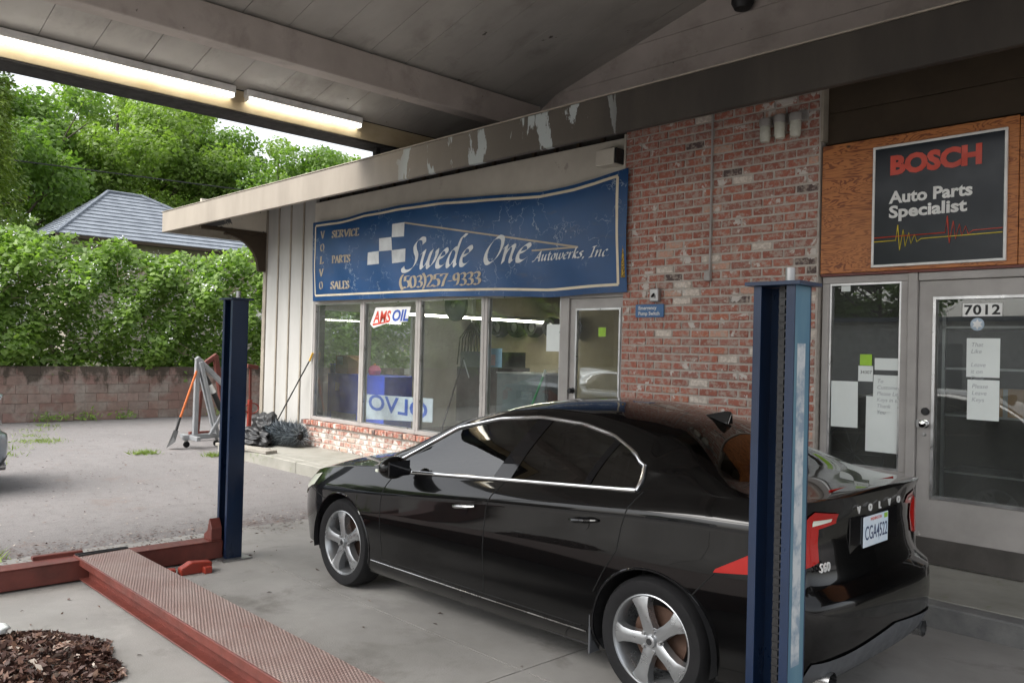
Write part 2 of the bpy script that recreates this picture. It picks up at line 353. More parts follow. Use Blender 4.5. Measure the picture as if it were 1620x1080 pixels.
q=[(7.06,3.687),(6.3,3.687),(6.3,3.645)]+[(6.3+.62*math.sin(a),3.1+.545*math.cos(a)) for a in [R(8+i*10) for i in range(8)]]+[(6.93,3.06),(7.06,3.06)]
MB().prism(q,-13.83,-13.75,'x').build('bracket',K['brown'],bl,bevel=.006)
# side eave overhang at the left end
BX('end_rafter',K['trim'],bl,-15.25,-15.2,5.87,13,3.75,4.06)
# windows
def window(x0,x1,z0,z1,fw=.055,name='shop_window'):
    o=MB(); o.box(x0,x1,7.06,7.15,z0,z0+fw); o.box(x0,x1,7.06,7.15,z1-fw,z1); o.box(x0,x0+fw,7.062,7.148,z0+fw,z1-fw); o.box(x1-fw,x1,7.062,7.148,z0+fw,z1-fw)
    wd=o.build(name,K['frame'],bl,bevel=.004)
    BX('pane',K['glass'],wd,x0+fw+.001,x1-fw-.001,7.1,7.106,z0+fw+.001,z1-fw-.001)
    i=MB(); g=.018; a,b,c,d=x0+fw,x1-fw,z0+fw,z1-fw
    i.box(a,b,7.075,7.098,c,c+g); i.box(a,b,7.075,7.098,d-g,d); i.box(a,a+g,7.076,7.097,c+g,d-g); i.box(b-g,b,7.076,7.097,c+g,d-g)
    i.build('glazing_bead',K['alu'],wd); return wd
wx=[-12.07,-10.66,-9.28,-7.9,-6.53]
for a,b in zip(wx,wx[1:]): window(a+.002,b-.002,.585,2.5)
BX('door_post',K['frame'],bl,-6.528,-6.44,7.05,7.16,.15,2.5,.004)
window(-3.435,-2.7,.8,2.49,.06)
BX('apron',K['frame'],bl,-3.43,-2.7,7.08,7.14,.15,.797,.004)
BX('door_post',K['frame'],bl,-2.697,-2.625,7.04,7.16,.15,2.49,.004)
BX('door_post',K['frame'],bl,-1.66,-1.58,7.04,7.16,.15,2.49,.004); BX('door_head',K['frame'],bl,-2.62,-1.66,7.05,7.16,2.425,2.49,.004)
BX('door_head',K['frame'],bl,-6.438,-5.64,7.05,7.16,2.385,2.5,.004)
def door(x0,x1,z1,gx0,gx1,gz0,gz1,kick):
    o=MB(); y0,y1=7.075,7.12; o.box(x0,gx0,y0,y1,.16,z1); o.box(gx1,x1,y0,y1,.16,z1); o.box(gx0,gx1,y0+.001,y1-.001,.16,gz0); o.box(gx0,gx1,y0+.001,y1-.001,gz1,z1)
    d=o.build('door',K['frame'],bl); BX('pane',K['glass'],d,gx0,gx1,7.098,7.103,gz0,gz1)
    i=MB(); g=.022; i.box(gx0,gx1,7.062,7.096,gz0,gz0+g); i.box(gx0,gx1,7.062,7.096,gz1-g,gz1); i.box(gx0,gx0+g,7.063,7.095,gz0+g,gz1-g); i.box(gx1-g,gx1,7.063,7.095,gz0+g,gz1-g); i.build('glazing_bead',K['alu'],d)
    if kick: BX('kick_plate',mat('kick_plate',(.1,.092,.085),.5,metal=.3,spots=[((.3,.28,.26),12,.7,.75)]),d,x0+.01,x1-.01,7.066,7.074,.165,.365,.002)
    hx=x0+.065
    MB().lathe([(0,7.0),(.026,7.003),(.031,7.018),(.028,7.034),(.014,7.042),(.014,7.06),(.033,7.062),(.035,7.074)],(hx,0,1.27 if kick else 1.34),'y',18).build('knob',K['chrome'] if kick else K['black'],d,smooth=True)
    if kick:
        MB().lathe([(0,7.045),(.024,7.047),(.031,7.058),(.031,7.074)],(hx,0,1.37),'y',18).build('deadbolt',K['black'],d,smooth=True)
        MB().lathe([(0,7.06),(.012,7.061),(.014,7.074)],(hx-.005,0,1.185),'y',12).build('key_cylinder',K['steel'],d,smooth=True)
        BX('latch_plate',K['steel'],d,x0-.004,x0+.02,7.06,7.0745,1.24,1.3)
    return d
door(-6.436,-5.645,2.38,-6.35,-5.7,.75,2.27,False)
d2=door(-2.62,-1.665,2.42,-2.51,-1.775,.68,2.29,True)
# interior
BX('inner_floor',K['dark'],bl,-13.7,.5,7.31,13.2,.1,.149)
BX('back_wall',K['beige'],bl,-13.7,-5.2,12.0,12.1,.15,3.2); BX('inner_ceiling',K['beige'],bl,-13.7,-5.2,7.31,12,2.95,3.0)
BX('inner_wall',K['beige'],bl,-5.2,-5.1,7.31,12,.15,3)
BX('back_wall',K['dark'],bl,-5.1,.5,9.6,9.7,.15,3.0); BX('inner_ceiling',K['dark'],bl,-5.1,.5,7.31,9.6,2.8,2.85); BX('inner_wall',K['dark'],bl,.5,.6,7.0,9.7,.15,4.4)
# ---------------------------------------------------------------- canopy
cn=thing('canopy','grey painted board canopy with low gable standing in front of the workshop','canopy',(-4.3,2,0))
RX,EX,SL=-4.3,-8.6,.2565
cz=lambda x:4.855+SL*(min(x,2*RX-x)+7.3)
ys=[5.33+.465*k for k in range(-14,7)]
for s in (0,1):
    for a,b in zip(ys,ys[1:]):
        x0,x1=(EX,RX) if s==0 else (RX,2*RX-EX)
        j=rnd.uniform(-.002,.002); m=MB()
        m.add([(x0,a+.003,cz(x0)+j),(x1,a+.003,cz(x1)+j),(x1,b-.003,cz(x1)+j),(x0,b-.003,cz(x0)+j),(x0,a+.003,cz(x0)+.03),(x1,a+.003,cz(x1)+.03),(x1,b-.003,cz(x1)+.03),(x0,b-.003,cz(x0)+.03)],
          [(0,3,2,1),(4,5,6,7),(0,1,5,4),(1,2,6,5),(2,3,7,6),(3,0,4,7)]); m.build('ceiling_board',K['ceil'],cn)
    x0,x1=(EX-.35,RX) if s==0 else (RX,2*RX-EX+.35)
    MB().add([(x0,-1.3,cz(x0)+.05),(x1,-1.3,cz(x1)+.05),(x1,7.4,cz(x1)+.05),(x0,7.4,cz(x0)+.05),(x0,-1.3,cz(x0)+.14),(x1,-1.3,cz(x1)+.14),(x1,7.4,cz(x1)+.14),(x0,7.4,cz(x0)+.14)],
      [(0,3,2,1),(4,5,6,7),(0,1,5,4),(1,2,6,5),(2,3,7,6),(3,0,4,7)]).build('roof_deck',K['soot'],cn)
for bx,h in ((-7.4,.34),(-1.2,.34)): BX('beam',K['beam'],cn,bx-.1,bx+.1,-1.15,7.38,cz(bx)-h,cz(bx)-.012,.008)
BX('ridge_beam',K['beam'],cn,RX-.09,RX+.09,-1.15,7.38,cz(RX)-.3,cz(RX)-.02,.008)
BX('edge_beam',K['stain'],cn,-8.66,-8.602,-1.15,7.3,4.288,cz(-8.6)-.01,.003)
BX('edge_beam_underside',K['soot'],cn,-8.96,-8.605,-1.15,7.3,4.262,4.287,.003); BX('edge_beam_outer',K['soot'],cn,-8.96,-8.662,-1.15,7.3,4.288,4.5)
BX('edge_beam',K['beam'],cn,.0,.08,-1.15,5.7,4.25,4.6,.006)
BX('end_board',K['beam'],cn,-8.9,.3,-1.25,-1.2,4.3,4.62,.006)
for y in (5.95,): BX('hanger',K['soot'],cn,-8.8,-8.72,y-.03,y+.03,4.1,4.3)
for x in (-8.4,-.2): MB().tube([(x,-.95,0),(x,-.95,4.4)],.07,12).build('post',K['beam'],cn,smooth=True)
# gable siding planks
zz=[4.0,4.62,4.92,5.22,5.52,5.75]
for a,b in zip(zz,zz[1:]):
    xl=lambda z:max(-7.6,-7.3+(z-4.855)/SL)
    xa,xb=xl(a),xl(b)
    MB().prism([(xa,a+.003),(2*RX-xa,a+.003),(2*RX-xb,b-.003),(xb,b-.003)],7.385,7.41,'y').build('gable_plank',K['beam'],cn)
MB().lathe([(.0,5.2),(.08,5.21),(.11,5.27),(.11,5.34)],(-4.43,7.28,0),'z',16).build('floodlight',K['black'],cn,smooth=True)
# fluorescent lights
def fluoro(y0,y1,label):
    o=thing('fluorescent_light',label,'light',(-8.55,(y0+y1)/2,4.4),'fluorescent lights along the canopy edge')
    BX('housing',K['signwhite'],o,-8.6,-8.5,y0-.02,y1+.02,cz(-8.55)-.09,cz(-8.55)-.012,.006)
    for dx in (-8.575,-8.525): MB().tube([(dx,y0,cz(-8.55)-.11),(dx,y1,cz(-8.55)-.11)],.016,8).build('tube',K['tube'],o,smooth=True)
    for y in (y0-.012,y1): BX('end_cap',K['signwhite'],o,-8.595,-8.505,y,y+.012,cz(-8.55)-.135,cz(-8.55)-.09)
fluoro(1.35,3.95,'long lit fluorescent light under the canopy edge, farther from the workshop')
fluoro(4.12,5.55,'short lit fluorescent light at the end of the canopy near the workshop')
# ---------------------------------------------------------------- lettering
G_IT={'S':(1.0,[[(.98,1.45),(.86,1.7),(.58,1.72),(.36,1.42),(.46,1.08),(.68,.75),(.7,.38),(.5,.05),(.15,-.1),(-.12,-.06),(-.24,.14)]]),
'w':(1.2,[[(0,.85),(.12,1.0),(.17,.9),(.17,.3),(.28,.03),(.5,.2),(.62,.6),(.65,1.0)],[(.63,.9),(.63,.3),(.76,.03),(.98,.25),(1.08,.7),(1.02,1.02)]]),
'e':(.72,[[(.08,.5),(.4,.6),(.58,.8),(.45,1.0),(.2,.85),(.07,.45),(.15,.08),(.4,.03),(.62,.2)]]),
'd':(.95,[[(.6,.85),(.42,1.0),(.18,.85),(.05,.4),(.15,.04),(.35,.1),(.6,.6)],[(.95,1.62),(.75,1.65),(.66,1.4),(.6,.9),(.58,.25),(.68,.03),(.82,.15)]]),
'O':(1.2,[[(.75,1.6),(.45,1.5),(.12,1.0),(.1,.4),(.4,.02),(.8,.3),(1.02,.9),(.95,1.45),(.65,1.62),(.45,1.52)]]),
'n':(.95,[[(0,.85),(.1,1.0),(.15,.9),(.15,0)],[(.16,.4),(.35,.85),(.55,1.0),(.63,.85),(.6,.25),(.7,.03),(.85,.18)]]),
'A':(1.1,[[(-.1,.05),(.1,0),(.4,.7),(.75,1.6)],[(.75,1.6),(.78,.8),(.85,.05),(1.0,.05)],[(.3,.6),(.85,.6)]]),
'u':(.95,[[(0,.85),(.1,1.0),(.16,.9),(.14,.3),(.25,.03),(.45,.2),(.6,.7)],[(.62,1.0),(.6,.3),(.7,.03),(.85,.18)]]),
't':(.55,[[(.2,1.35),(.17,.3),(.28,.03),(.45,.12)],[(0,.95),(.45,.98)]]),
'o':(.7,[[(.4,1.0),(.15,.8),(.07,.4),(.2,.03),(.45,.15),(.58,.6),(.5,.95),(.36,1.0)]]),
'r':(.62,[[(0,.85),(.1,1.0),(.15,.9),(.15,0)],[(.16,.4),(.33,.9),(.55,.98)]]),
'k':(.78,[[(.2,1.7),(.15,.9),(.13,0)],[(.16,.45),(.45,.95),(.55,.8),(.2,.5)],[(.25,.5),(.5,.05),(.7,.1)]]),
's':(.62,[[(.5,.92),(.3,1.0),(.15,.8),(.4,.45),(.38,.12),(.1,.02),(0,.12)]]),
',':(.4,[[(.1,.12),(.12,-.1),(0,-.3)]]),'I':(.65,[[(.3,1.6),(.28,.8),(.2,0)],[(.05,1.55),(.55,1.66)],[(0,0),(.42,.05)]]),
'c':(.68,[[(.55,.85),(.38,1.0),(.15,.8),(.07,.4),(.17,.05),(.4,.04),(.58,.2)]]),'.':(.4,[[(.02,.0),(.2,.14)]]),' ':(.5,[])}
el=lambda w:[(w/2+w/2*math.sin(a),.5+.5*math.cos(a)) for a in [i*math.pi/6 for i in range(13)]]
G_RO={'V':(.8,[[(.05,1),(.4,0)],[(.4,0),(.72,1)],[(-.06,1),(.2,1)],[(.58,1),(.84,1)]]),'O':(.85,[el(.7)]),
'L':(.68,[[(.15,1),(.15,0)],[(0,0),(.55,0)],[(.57,0),(.57,.22)],[(0,1),(.3,1)]]),
'S':(.6,[[(.47,.75),(.42,.94),(.25,1),(.1,.85),(.13,.65),(.42,.4),(.46,.15),(.25,0),(.07,.06),(.04,.27)]]),
'E':(.7,[[(.15,1),(.15,0)],[(0,0),(.58,0)],[(0,1),(.56,1)],[(.15,.52),(.42,.52)],[(.58,0),(.58,.2)],[(.56,1),(.56,.82)]]),
'R':(.8,[[(.15,1),(.15,0)],[(0,1),(.35,1),(.52,.88),(.5,.62),(.35,.52),(.15,.52)],[(.33,.5),(.68,0)],[(0,0),(.3,0)]]),
'I':(.38,[[(.15,1),(.15,0)],[(0,1),(.32,1)],[(0,0),(.32,0)]]),
'C':(.75,[[(.6,.75),(.5,.95),(.3,1),(.1,.75),(.08,.3),(.25,.02),(.5,.04),(.62,.25)]]),
'P':(.68,[[(.15,1),(.15,0)],[(0,1),(.35,1),(.54,.87),(.52,.58),(.35,.47),(.15,.48)],[(0,0),(.3,0)]]),
'A':(.82,[[(.05,0),(.38,1)],[(.38,1),(.7,0)],[(.18,.35),(.55,.35)],[(-.06,0),(.2,0)],[(.56,0),(.82,0)]]),
'T':(.72,[[(.35,1),(.35,0)],[(.02,1),(.68,1)],[(.02,1),(.02,.8)],[(.68,1),(.68,.8)],[(.2,0),(.5,0)]]),
'0':(.58,[el(.48)]),'5':(.58,[[(.5,1),(.15,1)],[(.13,1),(.12,.58)],[(.12,.58),(.33,.62),(.48,.4),(.42,.1),(.2,0),(.04,.1)]]),
'3':(.56,[[(.08,.85),(.25,1),(.45,.85),(.38,.6),(.22,.52)],[(.22,.52),(.45,.42),(.48,.2),(.28,0),(.05,.1)]]),
'2':(.58,[[(.06,.8),(.25,1),(.46,.8),(.4,.5),(.08,.05)],[(.06,.03),(.52,.03)],[(.52,.03),(.53,.18)]]),
'7':(.56,[[(.05,1),(.52,1)],[(.52,1),(.3,.5),(.2,0)],[(.05,1),(.04,.82)]]),
'9':(.58,[[(.46,.7),(.3,.42),(.1,.55),(.1,.85),(.3,1),(.46,.85),(.47,.5),(.35,.1),(.1,.02)]]),
'(':(.36,[[(.3,1.15),(.12,.8),(.1,.35),(.3,-.15)]]),')':(.36,[[(.05,1.15),(.23,.8),(.25,.35),(.05,-.15)]]),'-':(.42,[[(.04,.4),(.36,.4)]]),' ':(.4,[])}
def crom(p,n=7):
    if len(p)<3: return [Vector(p[0]).lerp(Vector(p[1]),i/3) for i in range(4)]
    q=[Vector(a) for a in p]; q=[2*q[0]-q[1]]+q+[2*q[-1]-q[-2]]; out=[]
    for i in range(1,len(q)-2):
        for k in range(n):
            t=k/n; a,b,c,d=q[i-1:i+3]
            out.append(.5*((2*b)+(c-a)*t+(2*a-5*b+4*c-d)*t*t+(3*b-a-3*c+d)*t**3))
    return out+[q[-2]]
def write(s,G,x0,z0,x1,z1,h,nw,ang,slant,mp,mb,step=0):
    """pen lettering along the baseline (x0,z0)-(x1,z1); mp maps (x,z,lift) to a point"""
    tot=sum(G[c][0] for c in s); L=x1-x0; sx=L/tot; nv=Vector((math.cos(ang)*sx*nw,math.sin(ang)*h*nw))/2; cx=0; lift=0
    for c in s:
        w,st=G[c]
        for stroke in st:
            P=[Vector((x0+(cx+p[0]+slant*p[1])*sx,z0+(z1-z0)*((cx+p[0])/tot)+p[1]*h)) for p in crom(stroke)]
            lift+=.00012
            for a,b in zip(P,P[1:]):
                v=[a-nv,a+nv,b+nv,b-nv]; mb.add([mp(q.x,q.y,lift) for q in v],[(0,1,2,3)])
        cx+=w
def text(name,s,m,parent,o,U,V,size,ext=.001,off=0,shear=0,wid=None,align='LEFT',space=1):
    c=D.curves.new(name,'FONT'); c.body=s; c.size=size; c.extrude=ext; c.offset=off; c.shear=shear; c.align_x=align; c.space_character=space; c.resolution_u=3
    t=D.objects.new(name,c); col.objects.link(t); dg=bpy.context.evaluated_depsgraph_get(); me=D.meshes.new_from_object(t.evaluated_get(dg)); D.objects.remove(t)
    co=np.empty(len(me.vertices)*3,np.float32); me.vertices.foreach_get('co',co); co=co.reshape(-1,3)
    if wid: co[:,0]*=wid/(co[:,0].max()-co[:,0].min())
    U=Vector(U); V=Vector(V); W=U.cross(V); B=np.array([U,V,W]); P=np.array(Vector(o)-org(parent))
    me.vertices.foreach_set('co',(co@B+P).astype(np.float32).ravel()); me.update(); me.materials.clear()
    ob=link_mesh(name,me,m,parent); return ob
WU,WV=(1,0,0),(0,0,1)
# ---------------------------------------------------------------- banner
def m_banner():
    m,t,b=nodes('banner_vinyl'); p=pos(t)
    c=mix(t,ramp(t,noise(t,pos(t,(.5,1,1)),1.6,4),[(.35,0),(.7,1)]),(.005,.048,.15),(.008,.068,.205))
    ck=N(t,'TexVoronoi',_feature='DISTANCE_TO_EDGE',Scale=3.2); n2=N(t,'TexNoise',Scale=9.,Detail=6.); t.links.new(p,n2.inputs['Vector'])
    ad=N(t,'VectorMath',_operation='ADD'); scl=N(t,'VectorMath',_operation='SCALE'); scl.inputs['Scale'].default_value=.35
    t.links.new(n2.outputs['Color'],scl.inputs[0]); t.links.new(p,ad.inputs[0]); t.links.new(scl.outputs[0],ad.inputs[1]); t.links.new(ad.outputs[0],ck.inputs['Vector'])
    line=ramp(t,ck.outputs['Distance'],[(.004,1),(.014,0)]); msk=ramp(t,noise(t,p,1.7,4),[(.5,0),(.62,.75)])
    mm=N(t,'Math',_operation='MULTIPLY'); t.links.new(line,mm.inputs[0]); t.links.new(msk,mm.inputs[1])
    c=mix(t,mm.outputs[0],c,(.4,.46,.52))
    c=mix(t,ramp(t,noise(t,pos(t,(1,1,3)),2.4,5),[(.6,0),(.8,.35)]),c,(.13,.1,.06))
    t.links.new(c,b.inputs['Base Color']); b.inputs['Roughness'].default_value=.42; return m
K['banner']=m_banner(); K['bannerink']=mat('banner_white',(.66,.68,.68),.5); K['bannercream']=mat('banner_cream',(.68,.6,.45),.55,c2=(.5,.4,.26),sc_=3,lo=.5,hi=.75); K['bannergold']=mat('banner_gold',(.42,.36,.27),.55,c2=(.34,.28,.2))
TOP=[(-11.93,3.75),(-11.2,3.735),(-10.5,3.775),(-9.6,3.775),(-8.64,3.755),(-7.46,3.683),(-6.83,3.632),(-6.3,3.65),(-6.0,3.675),(-5.56,3.74)]
BOT=[(-11.97,2.492),(-8.63,2.47),(-7.5,2.44),(-6.66,2.4),(-6.0,2.42),(-5.53,2.425)]
def itp(T,x): return float(np.interp(x,[a for a,b in T],[b for a,b in T]))
def by(x,z):
    zt,zb=itp(TOP,x),itp(BOT,x); v=(z-zb)/(zt-zb); u=(x+11.95)/6.4
    sag=.5+.5*math.cos(u*math.pi*4.2+.6); edge=max(0,v-.62)/.38
    return 6.965-.03*math.sin(math.pi*v)*(.4+.6*math.sin(u*9))-.035*edge*sag-.008*math.sin(x*7+z*5)
bp=lambda x,z,l=0:(x,by(x,z)-.003-l,z)
bn=thing('shop_banner','blue vinyl banner lettered Swede One Autowerks hung over the shop windows','banner',(-8.8,6.98,2.45))
nx,nz=90,22; V=[]; F=[]
for i in range(nx+1):
    x=-11.95+i/nx*6.4
    for j in range(nz+1):
        zb,zt=itp(BOT,x),itp(TOP,x); z=zb+(zt-zb)*j/nz; V.append((x,by(x,z),z))
for i in range(nx):
    for j in range(nz): a=i*(nz+1)+j; F.append((a,a+nz+1,a+nz+2,a+1))
mb=MB().add(V,F); n0=len(V); mb.add([(x,y+.004,z) for x,y,z in V],[q[::-1] for q in F]); mb.build('sheet',K['banner'],bn,smooth=True)
def strip(pts,w,vert=False):
    m=MB()
    for (x0,z0),(x1,z1) in zip(pts,pts[1:]):
        k=max(1,int(max(abs(x1-x0),abs(z1-z0))/.07))
        for i in range(k):
            a=(x0+(x1-x0)*i/k,z0+(z1-z0)*i/k); b=(x0+(x1-x0)*(i+1)/k,z0+(z1-z0)*(i+1)/k)
            dx,dz=(w/2,0) if vert else (0,w/2)
            m.add([bp(a[0]-dx,a[1]-dz),bp(b[0]-dx,b[1]-dz),bp(b[0]+dx,b[1]+dz),bp(a[0]+dx,a[1]+dz)],[(0,1,2,3)])
    return m
bt=[(x,itp(TOP,x)-.055) for x in np.linspace(-11.87,-5.68,60)]; bb=[(x,itp(BOT,x)+.085) for x in np.linspace(-11.87,-5.66,60)]
strip(bt,.032).build('border',K['bannercream'],bn); strip(bb,.03).build('border',K['bannercream'],bn)
strip([(-11.87,2.58),(-11.875,3.68)],.03,True).build('border',K['bannercream'],bn); strip([(-5.665,2.51),(-5.685,3.66)],.034,True).build('border',K['bannercream'],bn)
for q in ([(-9.8,3.347),(-9.5,3.334),(-9.475,3.528),(-9.787,3.532)],[(-10.073,3.163),(-9.784,3.16),(-9.813,3.351),(-10.09,3.351)],[(-10.384,2.983),(-10.073,2.982),(-10.082,3.167),(-10.366,3.166)],[(-9.767,2.973),(-9.478,2.98),(-9.47,3.163),(-9.792,3.161)]):
    m=MB(); k=4
    P=lambda u,v:tuple((1-v)*((1-u)*q[0][i]+u*q[1][i])+v*((1-u)*q[3][i]+u*q[2][i]) for i in (0,1))
    for i in range(k):
        for j in range(k): m.add([bp(*P(a/k,b/k)) for a,b in ((i,j),(i+1,j),(i+1,j+1),(i,j+1))],[(0,1,2,3)])
    m.build('checker',K['bannerink'],bn)
strip([(-9.475,3.52),(-6.217,2.944)],.022).build('pennant_line',K['bannergold'],bn); strip([(-6.96,2.958),(-6.217,2.944)],.02).build('pennant_line',K['bannergold'],bn)
def blet(name,s,G,x0,z0,x1,z1,h,nw,ang,sl,m):
    b=MB(); write(s,G,x0,z0,x1,z1,h,nw,ang,sl,lambda x,z,l:bp(x,z,l+.001),b); b.build(name,m,bn)
blet('lettering','Swede',G_IT,-9.47,2.868,-8.1,2.852,.235,.3,R(38),.3,K['bannerink']); blet('lettering','One',G_IT,-7.86,2.85,-7.03,2.838,.2,.3,R(38),.3,K['bannerink'])
blet('lettering','Autowerks, Inc.',G_IT,-6.93,2.828,-5.77,2.822,.07,.3,R(38),.25,K['bannerink'])
blet('phone_number','(503)257-9333',G_RO,-9.59,2.612,-7.86,2.597,.165,.22,R(16),0,K['bannergold'])
blet('lettering','SERVICE',G_RO,-11.36,3.462,-10.62,3.44,.11,.26,R(16),0,K['bannergold']); blet('lettering','PARTS',G_RO,-11.36,3.07,-10.81,3.05,.11,.26,R(16),0,K['bannergold']); blet('lettering','SALES',G_RO,-11.38,2.668,-10.84,2.655,.115,.26,R(16),0,K['bannergold'])
for c,z in zip('VOLVO',(3.475,3.275,3.075,2.875,2.675)): blet('lettering',c,G_RO,-11.71,z,-11.6,z,.115,.26,R(16),0,K['bannergold'])
# ---------------------------------------------------------------- Bosch sign
bs=thing('parts_sign','dark square Bosch auto parts sign screwed to the orange plywood','sign',(-2.48,7.0,2.55))
BX('panel',K['signblack'],bs,-2.965,-1.995,6.997,7.018,2.565,3.53); o=MB()
for a in ((-2.985,-1.975,3.53,3.55),(-2.985,-1.975,2.545,2.565)): o.box(a[0],a[1],6.99,7.018,a[2],a[3])
for a in ((-2.985,-2.965),(-1.995,-1.975)): o.box(a[0],a[1],6.991,7.017,2.565,3.53)
o.build('rim',K['signwhite'],bs,bevel=.003)
text('lettering','BOSCH',K['signred'],bs,(-2.845,6.994,3.308),WU,WV,.205,.001,.011,wid=.69)
text('lettering','Auto Parts',K['signwhite'],bs,(-2.84,6.994,3.068),WU,WV,.135,.001,.0045,wid=.635)
text('lettering','Specialist',K['signwhite'],bs,(-2.845,6.994,2.948),WU,WV,.135,.001,.0045,wid=.595)
def wave(x0,x1,zb,xs,amp,n,m):
    pts=[(x0,zb),(xs,zb)]; x=xs; a=amp
    for k in range(n): pts+=[(x+.014,zb+a),(x+.032,zb-a*.65)]; x+=.045; a*=.66
    pts+=[(x+.02,zb),(x1,zb+.003)]; MB().tube([(p[0],6.992,p[1]) for p in pts],.004,5).build('wave_line',m,bs)
wave(-2.962,-2.0,2.757,-2.785,.125,4,K['signyel']); wave(-2.962,-2.0,2.79,-2.405,.13,4,K['signred'])
# ---------------------------------------------------------------- small things on the walls
jf=thing('jar_light_fixture','row of three frosted jar lamps on a bracket high on the brick pier','lamp',(-3.79,6.99,3.7))
BX('bracket',K['frame'],jf,-3.98,-3.56,6.975,6.996,3.9,3.98,.003)
for x,z in ((-3.935,3.93),(-3.79,3.94),(-3.64,3.93)):
    MB().lathe([(.0,z+.02),(.05,z+.015),(.056,z),(.056,z-.05),(.048,z-.055)],(x,6.9,0),'z',18).build('cap',K['frame'],jf,smooth=True)
    MB().lathe([(.046,z-.05),(.05,z-.08),(.048,z-.17),(.04,z-.195),(0,z-.2)],(x,6.9,0),'z',18).build('jar',mat('frosted_jar',(.6,.6,.52),.25),jf,smooth=True)
    BX('arm',K['frame'],jf,x-.012,x+.012,6.94,6.975,z-.02,z)
cdt=thing('conduit','thin grey conduit running down the brick pier to a small box','conduit',(-4.54,6.99,2.5))
MB().tube([(-4.545,6.975,4.3),(-4.54,6.975,2.6)],.011,8).build('pipe',K['frame'],cdt,smooth=True); BX('box',K['frame'],cdt,-4.59,-4.525,6.95,6.996,2.5,2.6,.006)
sw=thing('switch_box','small grey switch box on the brick pier above the blue sign','switch',(-5.17,6.99,2.3)); BX('body',K['steel'],sw,-5.225,-5.12,6.93,6.996,2.31,2.45,.01); MB().tube([(-5.17,6.935,2.39),(-5.17,6.9,2.36)],.012,8).build('lever',K['black'],sw)
es=thing('pump_switch_sign','small blue emergency pump switch sign on the brick pier','sign',(-5.26,6.99,2.15)); BX('plate',K['signblue'],es,-5.44,-5.08,6.985,6.996,2.155,2.29,.003)
text('lettering','Emergency',K['signwhite'],es,(-5.4,6.983,2.235),WU,WV,.052,.0006,.001); text('lettering','Pump Switch',K['signwhite'],es,(-5.4,6.983,2.178),WU,WV,.052,.0006,.001)
wb=thing('speaker_box','small cream box mounted on the header board beside the brick pier','box',(-5.8,6.95,3.8)); BX('body',K['cream'],wb,-5.94,-5.69,6.87,7.028,3.79,3.965,.006); BX('grille',K['black'],wb,-5.688,-5.66,6.88,7.02,3.8,3.955)
tn=tag(MB().tube([(-5.6,6.97,3.12),(-5.595,6.97,2.9),(-5.6,6.97,2.58)],.028,9).build('tinsel_garland',mat('gold_tinsel',(.34,.22,.03),.35,metal=.6,c2=(.08,.05,.01),sc_=70,lo=.45,hi=.55)),'gold tinsel garland hanging between the banner and the brick pier','garland')
# papers and stickers
def paper(name,label,x0,x1,z0,z1,y,m=None,rot=0,lines=()):
    o=thing(name,label,'paper',((x0+x1)/2,y,z0)); c=(x0+x1)/2,(z0+z1)/2; s,k=math.sin(rot),math.cos(rot)
    q=[(c[0]+(x-c[0])*k-(z-c[1])*s,c[1]+(x-c[0])*s+(z-c[1])*k) for x,z in ((x0,z0),(x1,z0),(x1,z1),(x0,z1))]
    MB().prism(q,y-.0008,y+.0008,'y').build('sheet',m or K['paper'],o)
    for i,t_ in enumerate(lines):
        if t_: text('handwriting',t_,K['ink'],o,(x0+.03,y-.0016,z1-.065-i*.052),WU,WV,.046,.0003,shear=.2)
    return o
YG=7.0962
paper('paper_notice','upper of two white handwritten notices on the glass door under the number',-2.265,-2.03,1.66,1.962,YG,lines=('That','Like','','Leave','it on','Desk'))
paper('paper_notice','lower of two white handwritten notices on the glass door, beside the knob',-2.255,-2.03,1.33,1.64,YG,lines=('Please','Leave','Keys','',''))
paper('paper_notice','large blank white sheet low in the narrow window, under the handwritten note',-3.045,-2.745,1.002,1.467,7.096)
paper('paper_notice','white handwritten note overlapping the large sheet in the narrow window',-2.985,-2.756,1.343,1.648,7.09,rot=-.01,lines=('To','Customers:','Please Leave','Keys in slot','Thank','You'))
paper('paper_notice','plain printed sheet hung near the brick edge of the narrow window',-3.352,-3.116,1.188,1.584,7.094,rot=.01)
paper('lime_card','lime green card above the numbered sticker in the narrow window',-3.104,-3.003,1.725,1.82,7.094,K['lime'])
c_=paper('sticker_card','white numbered sticker under the lime card in the narrow window',-3.116,-2.99,1.59,1.722,7.092); text('number','34307',K['black'],c_,(-3.1,7.0905,1.655),WU,WV,.04,.0003); 
paper('certificate','wide pale certificate taped above the handwritten note in the narrow window',-2.978,-2.746,1.69,1.79,7.094)
paper('shield_sticker','small shield sticker in the top corner of the narrow window',-3.28,-3.2,2.36,2.445,7.094)
paper('paper_notice','blank white sheet taped inside the shop window beside the left door',-6.826,-6.586,1.779,2.094,7.093)
paper('lime_card','lime green card stuck to the glass of the door behind the car',-6.03,-5.927,1.956,2.056,7.094,K['lime'])
np_=thing('number_plate','white house number 7012 on the glass door','sign',(-2.16,7.05,2.13)); BX('plate',K['signwhite'],np_,-2.299,-2.019,7.0935,7.0968,2.132,2.232)
text('number','7012',K['black'],np_,(-2.29,7.0925,2.147),WU,WV,.105,.0006,.003,wid=.255,space=1.1)
ss=thing('round_sticker','round pale blue star sticker under the house number','sticker',(-2.19,7.05,2.02)); MB().lathe([(0,7.0945),(.05,7.0945),(.05,7.097),(0,7.097)],(-2.192,0,2.07),'y',20).build('disc',mat('pale_blue',(.4,.5,.6),.5),ss)
star=[((.042 if i%2==0 else .022)*math.sin(i*math.pi/6),(.042 if i%2==0 else .022)*math.cos(i*math.pi/6)) for i in range(12)]
